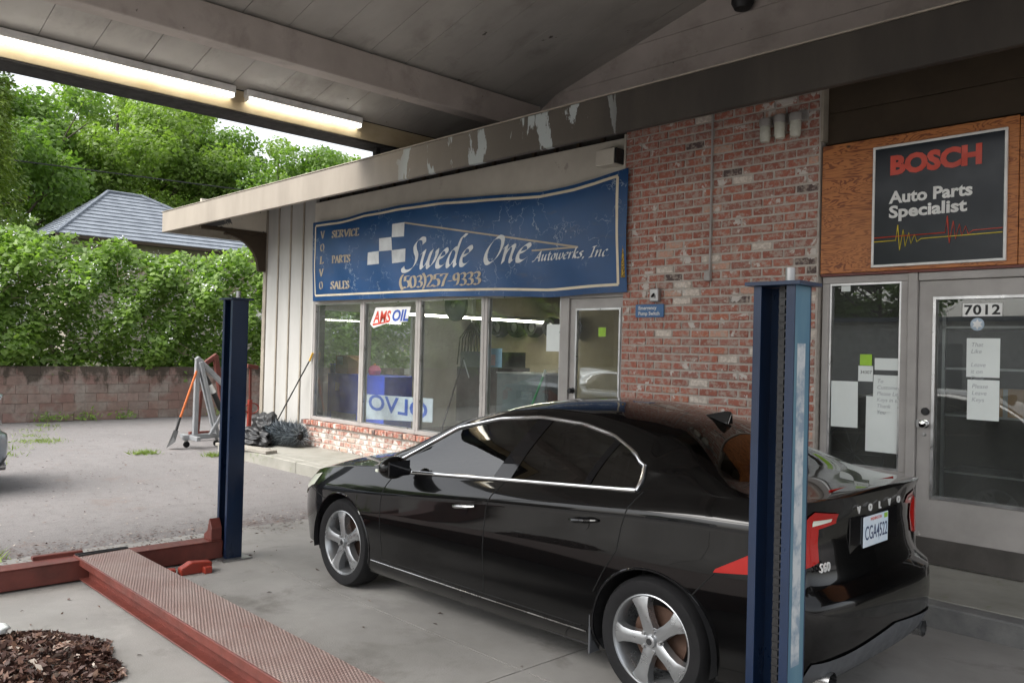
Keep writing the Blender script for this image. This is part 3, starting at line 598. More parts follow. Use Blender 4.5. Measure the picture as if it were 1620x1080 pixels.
MB().prism([(-2.192+a,2.07+b) for a,b in star],7.093,7.094,'y').build('star',K['signwhite'],ss)
am=thing('oil_decal','red and blue AMSOIL decal on white at the top of the second shop window','decal',(-10,7.09,2.12))
MB().prism([(-10.49,2.12),(-10.35,2.365),(-9.49,2.36),(-9.565,2.15),(-10.05,2.13),(-10.4,2.06)],7.0945,7.0965,'y').build('backing',K['signwhite'],am)
text('lettering','AMS',K['signred'],am,(-10.4,7.093,2.145),WU,WV,.235,.0006,.006,shear=.25,wid=.45); text('lettering','OIL',K['shirtblue'],am,(-9.95,7.093,2.165),WU,WV,.22,.0006,.007,shear=.25,wid=.38)
MB().prism([(-10.42,2.095),(-10.05,2.14),(-10.05,2.155),(-10.42,2.125)],7.0925,7.094,'y').build('underline',K['signred'],am)
# ---------------------------------------------------------------- inside the shop
il=thing('shop_light','lit fluorescent light on the ceiling inside the shop','light',(-11.5,10,2.3)); BX('housing',K['signwhite'],il,-11.56,-11.44,8.4,11.9,2.37,2.43); BX('tube',K['tube2'],il,-11.53,-11.47,8.42,11.88,2.335,2.368)
cb=thing('blue_cabinet','bright blue steel cabinet inside the first shop window','cabinet',(-12.2,8.3,.15)); BX('body',K['roylblue'],cb,-13.15,-11.4,8.02,8.6,.15,1.3,.01)
for x in (-12.85,-12.1): BX('latch',K['steel'],cb,x,x+.1,7.99,8.018,1.0,1.14,.004)
BX('grille',K['steel'],cb,-12.95,-12.2,7.99,8.018,.3,.62)
def simple(name,label,cat,parts,loc):
    o=thing(name,label,cat,loc)
    for n,m,f in parts: f(MB()).build(n,m,o,smooth=n in('ball','tyre','hose','shell'))
    return o
simple('cardboard_box','open cardboard box with a paper label on the blue cabinet','box',[('carton',K['card'],lambda m:m.box(-12.95,-12.55,8.05,8.4,1.3,1.62)),('label',K['paper'],lambda m:m.box(-12.9,-12.72,8.045,8.049,1.46,1.6)),('flap',K['card'],lambda m:m.bar((-12.5,8.05,1.62),(-12.3,8.2,1.5),.3,.006))],(-12.75,8.2,1.3))
simple('blue_bin','small blue plastic bin beside the cardboard box','bin',[('tub',mat('bin_blue',(.02,.16,.4),.5),lambda m:m.box(-13.12,-13.0,8.05,8.35,1.3,1.45)),('rim',K['roylblue'],lambda m:m.box(-13.13,-12.99,8.04,8.36,1.45,1.465))],(-13.06,8.2,1.3))
simple('pink_ball','pink round jug on the blue cabinet','jug',[('shell',K['pink'],lambda m:m.lathe([(0,1.3),(.09,1.305),(.115,1.38),(.08,1.45),(.03,1.47),(0,1.47)],(-11.95,8.2,0),'z',16)),('cap',K['yellow'],lambda m:m.lathe([(0,1.5),(.02,1.5),(.02,1.46)],(-11.95,8.2,0),'z',10))],(-11.95,8.2,1.3))
vs=thing('maker_sign','white sign seen from behind with reversed blue letters inside the windows','sign',(-10.3,7.5,.6)); MB().prism([(-11.12,.64),(-9.45,.72),(-9.45,1.06),(-11.17,1.03)],7.5,7.51,'y').build('panel',mat('sign_cloth',(.5,.54,.62),.7),vs)
text('lettering','OLVO',K['shirtblue'],vs,(-9.55,7.496,.76),(-1,0,.03),(0,0,1),.34,.0006,.006,wid=1.5)
simple('leaning_rod','thin black rod leaning inside the third shop window','rod',[('rod',K['black'],lambda m:m.tube([(-8.56,7.3,1.66),(-8.95,7.25,.62)],.012,7)),('fork',K['steel'],lambda m:m.tube([(-8.56,7.3,1.64),(-8.46,7.32,1.4)],.008,6))],(-8.9,7.25,.6))
simple('hubcap_disc','large grey round speaker disc hung high in the third window','disc',[('shell',mat('disc_grey',(.05,.065,.075),.4),lambda m:m.lathe([(.05,7.74),(.12,7.76),(.2,7.76),(.235,7.78),(.235,7.83),(0,7.84)],(-9.35,0,2.42),'y',28)),('cap',K['steel'],lambda m:m.lathe([(0,7.73),(.03,7.735),(.05,7.76)],(-9.35,0,2.42),'y',14))],(-9.35,7.8,2.2))
for i in range(6):
    simple('spare_pulley','dark spare wheel hung on the back wall of the shop','wheel',[('tyre',K['rubber'],lambda m,i=i:m.lathe([(.1,11.7),(.17,11.68),(.2,11.74),(.2,11.86),(.17,11.92)],(-13.2+i*.5,0,2.25),'y',18)),('disc',K['steel'],lambda m,i=i:m.lathe([(0,11.75),(.1,11.74),(.1,11.8)],(-13.2+i*.5,0,2.25),'y',14))],(-13.2+i*.5,11.8,2.1))['group']='wheels on the back wall of the shop'
simple('hose_bundle','bundle of dark hoses hanging inside the shop','hose',[('hose',K['rubber'],lambda m:[m.tube([(-12.1,10.5,2.3),(-12.1+.06*k,10.5+.02*k,2.0),(-12.1+.1*k,10.5,1.6-.03*abs(k)),(-12.1+.05*k,10.5,1.5)],.012,6) for k in range(-4,5)][-1]),('hook',K['steel'],lambda m:m.tube([(-12.1,10.5,2.3),(-12.1,10.5,2.5),(-12.1,10.52,2.95)],.012,6))],(-12.1,10.5,1.5))
simple('grey_cabinet','grey green steel cabinet inside the fourth shop window','cabinet',[('body',mat('cab_grey',(.1,.125,.13),.5),lambda m:m.box(-8.86,-7.9,8.2,8.8,.15,1.45)),('edge',K['steel'],lambda m:m.box(-8.87,-7.89,8.19,8.81,1.451,1.47))],(-8.4,8.5,.15))
simple('green_brush','green handled squeegee leaning inside the fourth shop window','squeegee',[('handle',mat('green_plastic',(.03,.3,.1),.4),lambda m:m.tube([(-7.16,7.4,1.47),(-7.4,7.35,.9),(-7.6,7.3,.2)],.014,7)),('tip',K['signwhite'],lambda m:m.tube([(-7.16,7.4,1.47),(-7.13,7.4,1.55)],.016,7)),('rod',K['black'],lambda m:m.tube([(-7.13,7.42,1.5),(-7.0,7.4,.2)],.014,7))],(-7.4,7.35,.2))
simple('engine_stand_load','dark engine block standing behind the third shop window','engine',[('block',K['dark'],lambda m:m.box(-10.6,-9.6,8.9,9.6,.6,1.5)),('head',mat('engine_grey',(.09,.1,.1),.5),lambda m:m.box(-10.4,-9.5,8.8,9.4,1.5,1.75)),('stand',K['roylblue'],lambda m:m.box(-10.5,-9.7,9.0,9.5,.15,.6))],(-10,9.2,.15))
simple('poster','small blue and pink poster inside the fourth shop window','poster',[('sheet',mat('poster_blue',(.2,.35,.5),.6),lambda m:m.box(-7.93,-7.7,7.2,7.204,1.56,1.8)),('print',mat('poster_pink',(.5,.3,.35),.6),lambda m:m.box(-7.92,-7.82,7.196,7.199,1.58,1.72))],(-7.8,7.2,1.56))
sw_=thing('spoked_wheel','black spoked wheel standing behind the narrow window','wheel',(-3.3,7.5,.6))
MB().tube([(-3.33+.27*math.cos(a),7.5,.92+.27*math.sin(a)) for a in [i*math.pi/16 for i in range(33)]],.014,7,False).build('rim',K['black'],sw_,smooth=True)
for i in range(10): a=i*math.pi/5; MB().tube([(-3.33,7.5,.92),(-3.33+.26*math.cos(a),7.5,.92+.26*math.sin(a))],.006,5).build('spoke',K['black'],sw_)
sh=thing('storage_rack','wire storage rack with brown boxes inside the office door','rack',(-2.2,9,.15))
for z in (.7,1.25,1.7,2.1): BX('shelf',K['steel'],sh,-3.0,-1.2,8.7,9.3,z,z+.02)
for x in (-3.0,-1.22): BX('upright',K['steel'],sh,x,x+.03,8.7,8.73,.15,2.3)
for i,(x,z,c) in enumerate(((-2.6,1.27,'card'),(-2.25,1.72,'dark'),(-1.7,1.27,'card'),(-2.3,.72,'dark'),(-1.6,1.72,'card'))):
    simple('stock_box',('brown stock box on the rack, '+('second shelf by the upright','top shelf middle','second shelf far end','low shelf middle','top shelf far end')[i]),'box',[('carton',K[c],lambda m,x=x,z=z:m.box(x,x+.3,8.75,9.1,z,z+.26)),('tape',K['steel'],lambda m,x=x,z=z:m.box(x+.13,x+.17,8.746,8.7495,z,z+.26))],(x,8.9,z))
# ---------------------------------------------------------------- vehicle lift
lf=thing('vehicle_lift','four post vehicle lift with blue posts, red cross beam and red tread plate runway','lift',(-4,2.6,0))
def post(x0,zt,light):
    x1=x0+.18; y0,y1=3.085,3.215; t=.008; o=MB()
    o.box(x0,x1,y1-t,y1,0,zt); o.box(x0,x0+t,y0,y1-t,0,zt)
    p=o.build('post',K['blue'],lf)
    BX('post_side',K['bluelt'] if light else K['blue'],p,x1-t,x1,y0,y1-t-.001,0,zt)  # shading of the left post's side painted in by the darker blue
    for a,b in ((x0,x0+.034),(x1-.036,x1)): BX('lip',K['blue'],p,a,b,y0-t,y0-.0005,0,zt)
    BX('top_plate',K['blue'],p,x0-.03,x1+.03,y0-.03,y1+.03,zt+.001,zt+.016); BX('base_plate',K['steel'],p,x0-.06,x1+.06,y0-.06,y1+.06,.001,.014)
    MB().tube([(x0+.12,3.15,zt+.016),(x0+.12,3.15,zt+.075)],.02,10).build('adjuster',K['steel'],p,smooth=True)
    ch=MB()
    for k in range(int(zt/.032)):
        z=.03+k*.032; ch.box(x0+.09,x0+.115,3.12,3.14,z,z+.022); ch.box(x0+.085,x0+.12,3.126,3.134,z+.022,z+.032)
    ch.build('chain',K['black'],p,kind='stuff'); 
    if light:
        BX('decal',mat('worn_decal',(.45,.47,.48),.5,c2=(.2,.26,.32),sc_=14,lo=.42,hi=.6),p,x1+.0005,x1+.0015,3.105,3.17,.55,1.83)
    return p
post(-6.715,2.135,False); post(-1.79,2.06,True)
BX('cross_beam',K['red'],lf,-6.75,-6.6,.3,3.084,.012,.155,.006); BX('beam_cap',K['red'],lf,-6.76,-6.59,.3,3.07,.1555,.162); BX('cross_beam',K['red'],lf,-1.86,-1.71,.3,3.084,.012,.155,.006)
def m_tread():
    m,t,b=nodes('tread_plate'); p=pos(t)
    c=mix(t,ramp(t,noise(t,p,4,6),[(.35,0),(.7,1)]),(.2,.125,.11),(.26,.19,.17)); c=mix(t,ramp(t,noise(t,p,14,6),[(.6,0),(.75,.7)]),c,(.22,.07,.055))
    hs_=[]
    for a in (R(45),R(-45)):
        mp=N(t,'Mapping'); mp.inputs['Rotation'].default_value=(0,0,a); mp.inputs['Scale'].default_value=(30,75,1); t.links.new(p,mp.inputs[0])
        v=N(t,'TexVoronoi',Scale=1.,Randomness=0.); t.links.new(mp.outputs[0],v.inputs['Vector']); hs_.append(ramp(t,v.outputs['Distance'],[(.25,1),(.45,0)]))
    ck=N(t,'TexChecker',Scale=30.); mp=N(t,'Mapping'); t.links.new(p,mp.inputs[0]); t.links.new(mp.outputs[0],ck.inputs['Vector'])
    h=mix(t,ck.outputs['Fac'],hs_[0],hs_[1]); hm=N(t,'Math',_operation='MULTIPLY'); hm.inputs[1].default_value=.35; t.links.new(h,hm.inputs[0]); c=mix(t,hm.outputs[0],c,(.36,.29,.27)); t.links.new(c,b.inputs['Base Color']); b.inputs['Roughness'].default_value=.5; bump(t,b,h,.8,.006); return m
rw=BX('runway',m_tread(),lf,-6.74,-1.6,2.0,2.37,.157,.172,.003)
BX('web',K['red'],rw,-6.58,-1.88,2.05,2.07,.03,.1565); BX('flange',K['red'],rw,-6.58,-1.88,1.985,2.055,.02,.0295,.003); BX('web',K['red'],rw,-6.58,-1.88,2.33,2.35,.02,.1565); BX('edge_rail',K['red'],rw,-6.74,-1.6,1.985,1.999,.12,.174,.003)
MB().tube([(-6.7,2.36,.179),(-6.66,2.0,.179),(-6.72,1.99,.179),(-6.73,2.36,.179),(-6.7,2.36,.179)],.006,6).build('cable_loop',K['black'],rw)
MB().bar((-6.79,1.72,.175),(-6.79,2.06,.175),.05,.03).build('stop_bar',K['red'],lf,bevel=.004)
MB().prism([(-6.74,.163),(-6.6,.163),(-6.6,.26),(-6.65,.34),(-6.68,.24),(-6.74,.2)],2.98,3.07,'y').build('safety_latch',K['red'],lf,bevel=.004)
wc=thing('wheel_chock','small bright red steel wheel chock lying between runway and lift post','chock',(-6.3,2.7,0)); 
MB().bar((-6.42,2.42,.03),(-6.36,2.6,.03),.06,.04).build('foot',K['redbright'],wc,bevel=.006); MB().prism([(2.62,.0),(2.86,.0),(2.86,.075),(2.7,.09),(2.62,.05)],-6.38,-6.3,'x').build('block',K['redbright'],wc,bevel=.006)
MB().box(-6.31,-6.25,2.78,2.84,0,.05).build('tab',K['redbright'],wc,bevel=.004)
# ---------------------------------------------------------------- props by the corner
eh=thing('engine_hoist','folded grey steel engine hoist on casters beside the walkway','hoist',(-14,6.1,0)); HX=-14
hb=lambda n,a,b,w,m='grey':MB().bar((HX+a[2] if len(a)>2 else HX,a[0],a[1]),(HX+b[2] if len(b)>2 else HX,b[0],b[1]),w,w).build(n,K[m],eh,bevel=.006)
hb('mast',(5.98,.2),(5.99,1.52),.075); hb('brace',(6.02,1.45,.06),(6.36,.2,.06),.06); hb('brace',(6.02,1.45,-.06),(6.36,.2,-.06),.06); hb('boom',(5.97,1.52),(6.55,.98),.08); hb('boom_extension',(6.5,1.03),(6.62,.5),.06)
hb('support',(6.2,.2,.1),(6.58,.86,.1),.055); hb('base_leg',(5.78,.17),(6.95,.2),.085); hb('base_bar',(5.9,.17,-.35),(5.9,.17,.35),.07)
MB().tube([(HX+.02,6.12,1.2),(HX+.02,6.28,.92),(HX+.02,6.42,.62)],.045,12).build('hydraulic_ram',K['black'],eh,smooth=True); MB().tube([(HX+.02,6.2,1.06),(HX+.02,6.28,.92)],.047,12).build('ram_label',K['signwhite'],eh,smooth=True)
for y,x in ((5.84,.0),(6.34,.05),(6.85,0)):
    MB().lathe([(0,-.02),(.05,-.02),(.055,0),(.05,.02),(0,.02)],(HX+x,y,.055),'x',16).build('caster_wheel',K['rubber'],eh,smooth=True); MB().bar((HX+x,y,.06),(HX+x,y,.15),.05,.035).build('caster_fork',K['steel'],eh)
rh=thing('red_hoist','folded red steel hoist frame against the retaining hedge behind the grey one','hoist',(-15,6.9,0))
for n,a,b,w in (('mast',(-15,6.75,1.55),(-15,7.0,.15),.09),('boom',(-15,6.78,1.56),(-15,6.4,1.28),.08),('leg',(-15,6.3,.12),(-15,7.4,.12),.08),('brace',(-15,6.5,.9),(-15,6.45,.15),.06),('arm',(-15,7.45,.1),(-15,7.46,.72),.07),('head',(-15,7.38,1.36),(-15,7.6,1.33),.08)): MB().bar(a,b,w,w).build(n,K['red'] if n!='arm' else K['redbright'],rh,bevel=.006)
MB().bar((-15,7.45,1.32),(-15,7.46,.72),.04,.04).build('upright',K['red'],rh); MB().tube([(-15,7.5+.14*math.sin(a),.55+.1*math.cos(a)) for a in [i*math.pi/8 for i in range(17)]],.014,6,False).build('wheel_ring',K['redbright'],rh,smooth=True)
sv=thing('shovel','orange handled shovel with a worn dark blade leaning on the grey hoist','shovel',(-14,5.55,0))
MB().tube([(-13.93,5.95,1.3),(-14,5.72,.5)],.02,8).build('handle',K['orange'],sv,smooth=True); MB().tube([(-14,5.72,.52),(-14.0,5.66,.3)],.024,8).build('socket',K['black'],sv,smooth=True)
MB().add([(-14.1,5.66,.3),(-13.9,5.66,.3),(-13.88,5.6,.12),(-14.0,5.5,.01),(-14.12,5.6,.12),(-14,5.62,.2)],[(0,1,5),(1,2,5),(2,3,5),(3,4,5),(4,0,5)]).build('blade',K['black'],sv)
# crumpled tarp
from mathutils import noise as noise_
def lump(name,c,s,m,seed,amp,parent=None,sub=4):
    bm=bmesh.new(); bmesh.ops.create_icosphere(bm,subdivisions=sub,radius=1); rr=np.random.default_rng(seed); ph=rr.uniform(0,6.28,(8,3)); fq=rr.uniform(2,6,(8,3))
    for v in bm.verts:
        d=(noise_.fractal(v.co*1.4+Vector((seed,0,0)),1,2,5)*.5+(.35-abs(noise_.noise(v.co*2.6+Vector((0,seed,0)))))*.5)*amp; p=v.co*(1+d); v.co=Vector((c[0]+p.x*s[0],c[1]+p.y*s[1],max(c[2],c[2]+s[2]*.75+p.z*s[2])))-org(parent)
    me=D.meshes.new(name); bm.to_mesh(me); bm.free(); me.polygons.foreach_set('use_smooth',np.ones(len(me.polygons),bool)); return link_mesh(name,me,m,parent)
tp=thing('black_tarp','crumpled black tarpaulin heaped on the walkway by the white boards','tarp',(-12.9,6.5,.15)); K['tarp']=mat('black_tarp',(.012,.012,.013),.45,c2=(.022,.022,.023)); 
lump('sheet',(-12.85,6.45,.15),(.55,.3,.15),K['tarp'],3,.7,tp,5); lump('fold',(-12.75,6.65,.15),(.32,.2,.27),K['tarp'],5,.7,tp,5)
def m_bristle():
    m,t,b=nodes('bristle_grey'); g=N(t,'NewGeometry'); t.links.new(ramp(t,g.outputs['Random Per Island'],[(0,(.02,.025,.03)),(.4,(.09,.11,.13)),(.7,(.25,.29,.32)),(1,(.5,.55,.58))]),b.inputs['Base Color']); return m
br=thing('bristle_roller','fluffy grey wire bristle roller lying on the walkway by the brick bulkhead','brush',(-12.1,6.7,.15))
MB().tube([(-12.62,6.62,.33),(-11.95,6.8,.33)],.09,10).build('core',K['black'],br); n=7500; a=rng.uniform(0,6.283,n); t_=rng.uniform(0,1,n); r1=rng.uniform(.13,.185,n)
ax=np.array([.67,.18,0]); ax/=np.linalg.norm(ax); sx=np.array([-ax[1],ax[0],0]); base=np.array([-12.6,6.63,.335])+t_[:,None]*np.array([.68,.18,0])
dirv=np.cos(a)[:,None]*sx+np.sin(a)[:,None]*np.array([0,0,1]); jit_=rng.normal(0,.28,(n,3)); tip=base+(dirv+jit_)*r1[:,None]; tip[:,2]=np.maximum(tip[:,2],.152)
wv=np.cross(dirv,ax)*.010+ax*.004; v=np.stack([base+dirv*.08-wv,base+dirv*.08+wv,tip],1).reshape(-1,3)-np.array(org(br)); o=link_mesh('bristles',arr_mesh('bristles',v,np.arange(n*3).reshape(-1,3)),m_bristle(),br); o['kind']='stuff'
pk=thing('loose_plank','short grey weathered plank lying along the kerb edge','plank',(-12,6,.15)); MB().bar((-12.85,5.92,.176),(-11.45,6.06,.176),.2,.045).build('board',K['wood'],pk,bevel=.004); MB().bar((-12.5,6.1,.163),(-11.9,6.25,.163),.08,.02).build('batten',K['wood'],pk)
lp=thing('leaning_pole','thin dark pole with yellow tip leaning on the white boards','pole',(-12.95,6.75,.15)); MB().tube([(-12.95,6.75,.16),(-12.08,7.03,1.55)],.011,7).build('shaft',K['black'],lp,smooth=True); MB().tube([(-12.09,7.027,1.53),(-12.02,7.04,1.66)],.017,7).build('tip',K['yellow'],lp,smooth=True)
MB().tube([(-13.0,6.73,.155),(-12.9,6.76,.2)],[.05,.02],8).build('foot',K['black'],lp)
# leaf pile and litter
def leaves_flat(name,pts,size,m,parent=None,tilt=.7):
    n=len(pts); u=rng.normal(0,1,(n,3)); u[:,2]*=tilt; u/=np.linalg.norm(u,axis=1)[:,None]; w_=rng.normal(0,1,(n,3)); w_[:,2]*=tilt; w_-=u*(u*w_).sum(1)[:,None]; w_/=np.linalg.norm(w_,axis=1)[:,None]
    s=(size*rng.uniform(.6,1.4,n))[:,None]; nn=np.cross(u,w_)*s*.25
    v=np.stack([pts-u*s,pts+w_*s*.45+nn,pts+u*s,pts-w_*s*.45+nn],1).reshape(-1,3)
    f=np.arange(n*4).reshape(-1,4); v[:,2]=np.where(v[:,2]<.004,.004,v[:,2]) if parent is None and name!='crown' else v[:,2]
    return link_mesh(name,arr_mesh(name,v-np.array(org(parent)),f),m,parent)
def m_litter():
    m,t,b=nodes('dead_leaves'); g=N(t,'NewGeometry'); c=ramp(t,g.outputs['Random Per Island'],[(0,(.03,.012,.008)),(.3,(.065,.026,.017)),(.55,(.045,.018,.012)),(.75,(.1,.047,.03)),(.92,(.18,.1,.065)),(.985,(.4,.35,.3))]); t.links.new(c,b.inputs['Base Color']); b.inputs['Roughness'].default_value=.6; return m
K['litter']=m_litter(); n=3600; a=rng.uniform(0,6.283,n); rr=np.sqrt(rng.uniform(0,1,n))*(1+.1*np.sin(a*3+1)+.08*np.sin(a*7)); px_=-5.05+rr*np.cos(a)*.62+rr*np.sin(a)*.18; py_=1.3+rr*np.sin(a)*.4-rr*np.cos(a)*.05
tag(leaves_flat('leaf_pile',np.stack([px_,py_,.008+.1*(1-rr**2)*rng.uniform(.2,1,n)],1),.025,K['litter']),'heap of brown dead leaves on the concrete beside the runway','leaves',kind='stuff')
n=5000; px_=rng.uniform(-20,-7.6,n); py_=rng.uniform(1.5,6,n); k=rng.uniform(0,1,n)<.35; px_[k]=rng.normal(-7.7,.25,k.sum())
tag(leaves_flat('leaf_litter',np.stack([px_,py_,np.full(n,.0)],1),.016,K['litter'],tilt=.15),'scattered dry leaf litter on the asphalt','leaves',kind='stuff')
n=60; tag(leaves_flat('leaf_litter',np.stack([rng.uniform(-7,-4,n),rng.uniform(1.2,5,n),np.full(n,.006)],1),.018,K['litter'],tilt=.15),'few dry leaves on the concrete slab','leaves',kind='stuff')
sp_=tag(lump('paper_scrap',(-5.52,1.24,.07),(.06,.05,.03),K['paper'],8,.6,sub=3),'crumpled white paper scrap on the heap of dead leaves','litter')
# ---------------------------------------------------------------- sedan
def tab(T,x): return np.interp(x,[a for a,b in T],[b for a,b in T])
def smooth_tab(T,x):   # monotone-ish smooth interpolation: cosine-blurred table
    return sum(tab(T,x+d)*w_ for d,w_ in ((-.06,.2),(-.03,.2),(0,.2),(.03,.2),(.06,.2)))
PL=[(2.262,0),(2.258,.25),(2.245,.45),(2.215,.62),(2.17,.72),(2.09,.785),(1.98,.825),(1.82,.86),(1.62,.888),(1.388,.91),(1.0,.922),(.5,.925),(0,.925),(-.5,.922),(-1.0,.918),(-1.388,.91),(-1.7,.885),(-1.95,.83),(-2.12,.74),(-2.24,.58),(-2.31,.36),(-2.335,.15),(-2.34,0)]
P0=np.array([list(p) for p in crom(PL,12)]); P0[:,1]=np.maximum(P0[:,1],0); d=np.r_[0,np.cumsum(np.linalg.norm(np.diff(P0,axis=0),axis=1))]
NC=180; aa=np.linspace(0,d[-1],NC); BXc=np.interp(aa,d,P0[:,0]); BYc=np.interp(aa,d,P0[:,1])
tx=np.gradient(BXc); ty=np.gradient(BYc); ln=np.hypot(tx,ty); NXc,NYc=ty/ln,-tx/ln
NXc[0],NYc[0],NXc[-1],NYc[-1]=1,0,-1,0; Ew=np.clip((np.abs(NXc)-.3)/.55,0,1); Ew=Ew*Ew*(3-2*Ew)
ZCR=[(-2.4,.6),(-2.0,.665),(-1.4,.715),(-.88,.76),(.2,.868),(1.245,.95),(1.6,.968),(2.0,.968),(2.4,.96)]
ZB=[(-2.4,.685),(-2.25,.715),(-2.1,.755),(-1.8,.82),(-1.4,.88),(-.9,.918),(-.64,.928),(.24,.992),(1.28,1.062),(1.6,1.08),(2.0,1.09),(2.12,1.1),(2.3,1.115)]
SIDE=[(.12,-.13),(.17,-.085),(.22,-.045),(.27,-.024),(.33,-.022),(.42,-.02),(.55,-.008),(.66,0),(.78,-.001),(.85,.0)]
REAR=[(.15,-.2),(.22,-.15),(.3,-.055),(.4,-.01),(.5,0),(.6,-.004),(.655,-.015),(.685,-.07),(.75,-.1),(.9,-.118),(1.0,-.112),(1.06,-.09),(1.1,-.07),(1.13,-.065)]
FRONT=[(.15,-.13),(.3,-.03),(.45,0),(.58,-.012),(.66,-.05),(.72,-.1),(.78,-.16)]
def off(ci,z):
    x=np.interp(ci,range(NC),BXc); e=np.interp(ci,range(NC),Ew); zc,zb=smooth_tab(ZCR,x),smooth_tab(ZB,x)
    s=np.where(z<=zc,tab(SIDE,z*.85/zc),-.078*np.clip((z-zc)/(zb-zc),0,1.3)**1.35); en=np.where(x>0,tab(REAR,z),tab(FRONT,z))
    return s*(1-e)+en*e
def bpt(ci,z,lift=0,sg=1):
    I=range(NC); o=off(ci,z)+lift
    return Vector((float(np.interp(ci,I,BXc)+np.interp(ci,I,NXc)*o),sg*float(np.interp(ci,I,BYc)+np.interp(ci,I,NYc)*o),float(z)))
colx=lambda x:float(np.interp(-x,-BXc,np.arange(NC))); coly=lambda y:float(np.interp(y,BYc[:NC//2],np.arange(NC//2)))
RZ=[(-1.12,.962),(-.8,1.075),(-.33,1.295),(.03,1.38),(.38,1.415),(.72,1.405),(.98,1.368),(1.25,1.3),(1.5,1.215),(1.75,1.135),(1.95,1.108)]
RY=[(-1.12,.77),(-.8,.72),(-.33,.65),(.03,.615),(.38,.6),(.72,.595),(.98,.6),(1.25,.625),(1.5,.665),(1.75,.725),(1.95,.75)]
ZC=[(-2.4,.7),(-2.3,.765),(-2.1,.84),(-1.8,.9),(-1.5,.94),(-1.2,.972),(-1.08,.992),(-.6,1.215),(-.2,1.385),(0,1.438),(.3,1.478),(.55,1.486),(.8,1.474),(1.1,1.428),(1.25,1.39),(1.5,1.28),(1.78,1.152),(1.9,1.138),(2.1,1.134),(2.3,1.13)]
DL=[(-.86,.965),(-.8,.992),(-.33,1.25),(.03,1.335),(.38,1.37),(.72,1.355),(.96,1.31),(1.15,1.235),(1.22,1.19),(1.262,1.12)]
NL,NU=28,22
def sedan(paint,glassm):
    root=thing('black_sedan','','car',local=True)
    lows=[]
    for i in range(NC):
        zc,zb=float(smooth_tab(ZCR,BXc[i])),float(smooth_tab(ZB,BXc[i])); zs=list(np.linspace(.17+.075*float(np.clip((-1.62-BXc[i])/.15,0,1))+.04*float(np.clip((BXc[i]-1.65)/.15,0,1)),zc,22,endpoint=False))+list(np.linspace(zc,zb,NL-22)); lows.append(zs)
    P=np.zeros((NC,NL+NU,3))
    for i in range(NC):
        for j in range(NL): P[i,j]=bpt(i,lows[i][j])
        B=P[i,NL-1]; x,yb,zb=B; zc=float(smooth_tab(ZC,x)); cab=-1.12<x<1.95
        blend=min(1,max(0,(x+1.12)/.2),max(0,(1.95-x)/.38)) if cab else 0
        yh=.9*yb; zh=zb+(zc-zb)*(1-.9**2.4); yr=yh*(1-blend)+float(smooth_tab(RY,x))*blend; zr=zh*(1-blend)+float(smooth_tab(RZ,x))*blend; yr=min(yr,yb*.97) if yb>.01 else 0
        fd=.7
        if -.86<=x<=1.262: fd=np.clip((tab(DL,x)-zb)/(zr-zb),.1,.92)
        elif x<-.86: fd=np.clip(.1+(-.86-x)*2,.1,.7)
        else: fd=np.clip(.3+(x-1.262)*2,.3,.75)
        fr=[fd*k/6 for k in range(1,7)]+[(fd+1)/2,1]
        for k,f in enumerate(fr):
            P[i,NL+k]=(x,yb+(yr-yb)*f+.022*math.sin(math.pi*f)*(yb/.85),zb+(zr-zb)*f)
        for k in range(NU-8):
            t=(k+1)/(NU-8); y=yr*(1-t); P[i,NL+8+k]=(x,y,zr+(zc-zr)*(1-(1-t)**2.1))
    for _ in range(6):      # ease the deck and rear glass into each other
        Q=P.copy(); k=[i for i in range(2,NC-1) if 1.25<BXc[i]]
        for i in k: Q[i,NL+1:,2]=.25*P[i-1,NL+1:,2]+.5*P[i,NL+1:,2]+.25*P[i+1,NL+1:,2]; Q[i,NL+1:,1]=.25*P[i-1,NL+1:,1]+.5*P[i,NL+1:,1]+.25*P[i+1,NL+1:,1]
        for i in k: Q[i,NL+1:-1,2]=.25*Q[i,NL:-2,2]+.5*Q[i,NL+1:-1,2]+.25*Q[i,NL+2:,2]
        P=Q
    P[0,:,1]=0; P[-1,:,1]=0
    nr=NL+NU; V=np.concatenate([P.reshape(-1,3),P.reshape(-1,3)*[1,-1,1]]); nV=NC*nr; faces=[]; cls=[]
    xf=lambda i,j:(P[i,j]+P[i+1,j]+P[i+1,j+1]+P[i,j+1])/4
    arch=lambda p:min(math.hypot(p[0]-1.388,p[2]-.325),math.hypot(p[0]+1.388,p[2]-.325))
    RA=.362; kill=set()
    for i in range(NC-1):
        for j in range(nr-1):
            c=xf(i,j); x,y,z=c; cl='body'; low=j<NL-1; side=Ew[i]<.4
            if low and side and arch(c)<RA: cl='kill'
            elif NL-1<=j<NL+5 and -.845<x<1.258: cl='side_glass'
            elif j>=NL+8 and x<-.16-.1*(1-(y/.7)**2)+.0 and x>-1.06+.22*(y/.72)**2 and j>NL+8: cl='windscreen'
            elif j>=NL+9 and 1.27<x<1.745: cl='rear_glass'
            elif low and side and z>.3 and -.872<x<.19: cl='front_door'
            elif low and side and z>.3 and .19<=x<1.25 and arch(c)>RA+.02: cl='rear_door'
            elif x>1.745 and (not low or (Ew[i]>.5 and z>.68 and y<.64)): cl='trunk_lid'
            elif x>1.8 and low and z<=.68: cl='rear_bumper'
            elif x<-1.85 and low and z<.6: cl='front_bumper'
            elif x<-1.06 and j>=NL+1: cl='hood'
            a,b,c2,d2=i*nr+j,(i+1)*nr+j,(i+1)*nr+j+1,i*nr+j+1
            faces.append((a,d2,c2,b)); cls.append(cl); faces.append((a+nV,b+nV,c2+nV,d2+nV)); cls.append(cl)
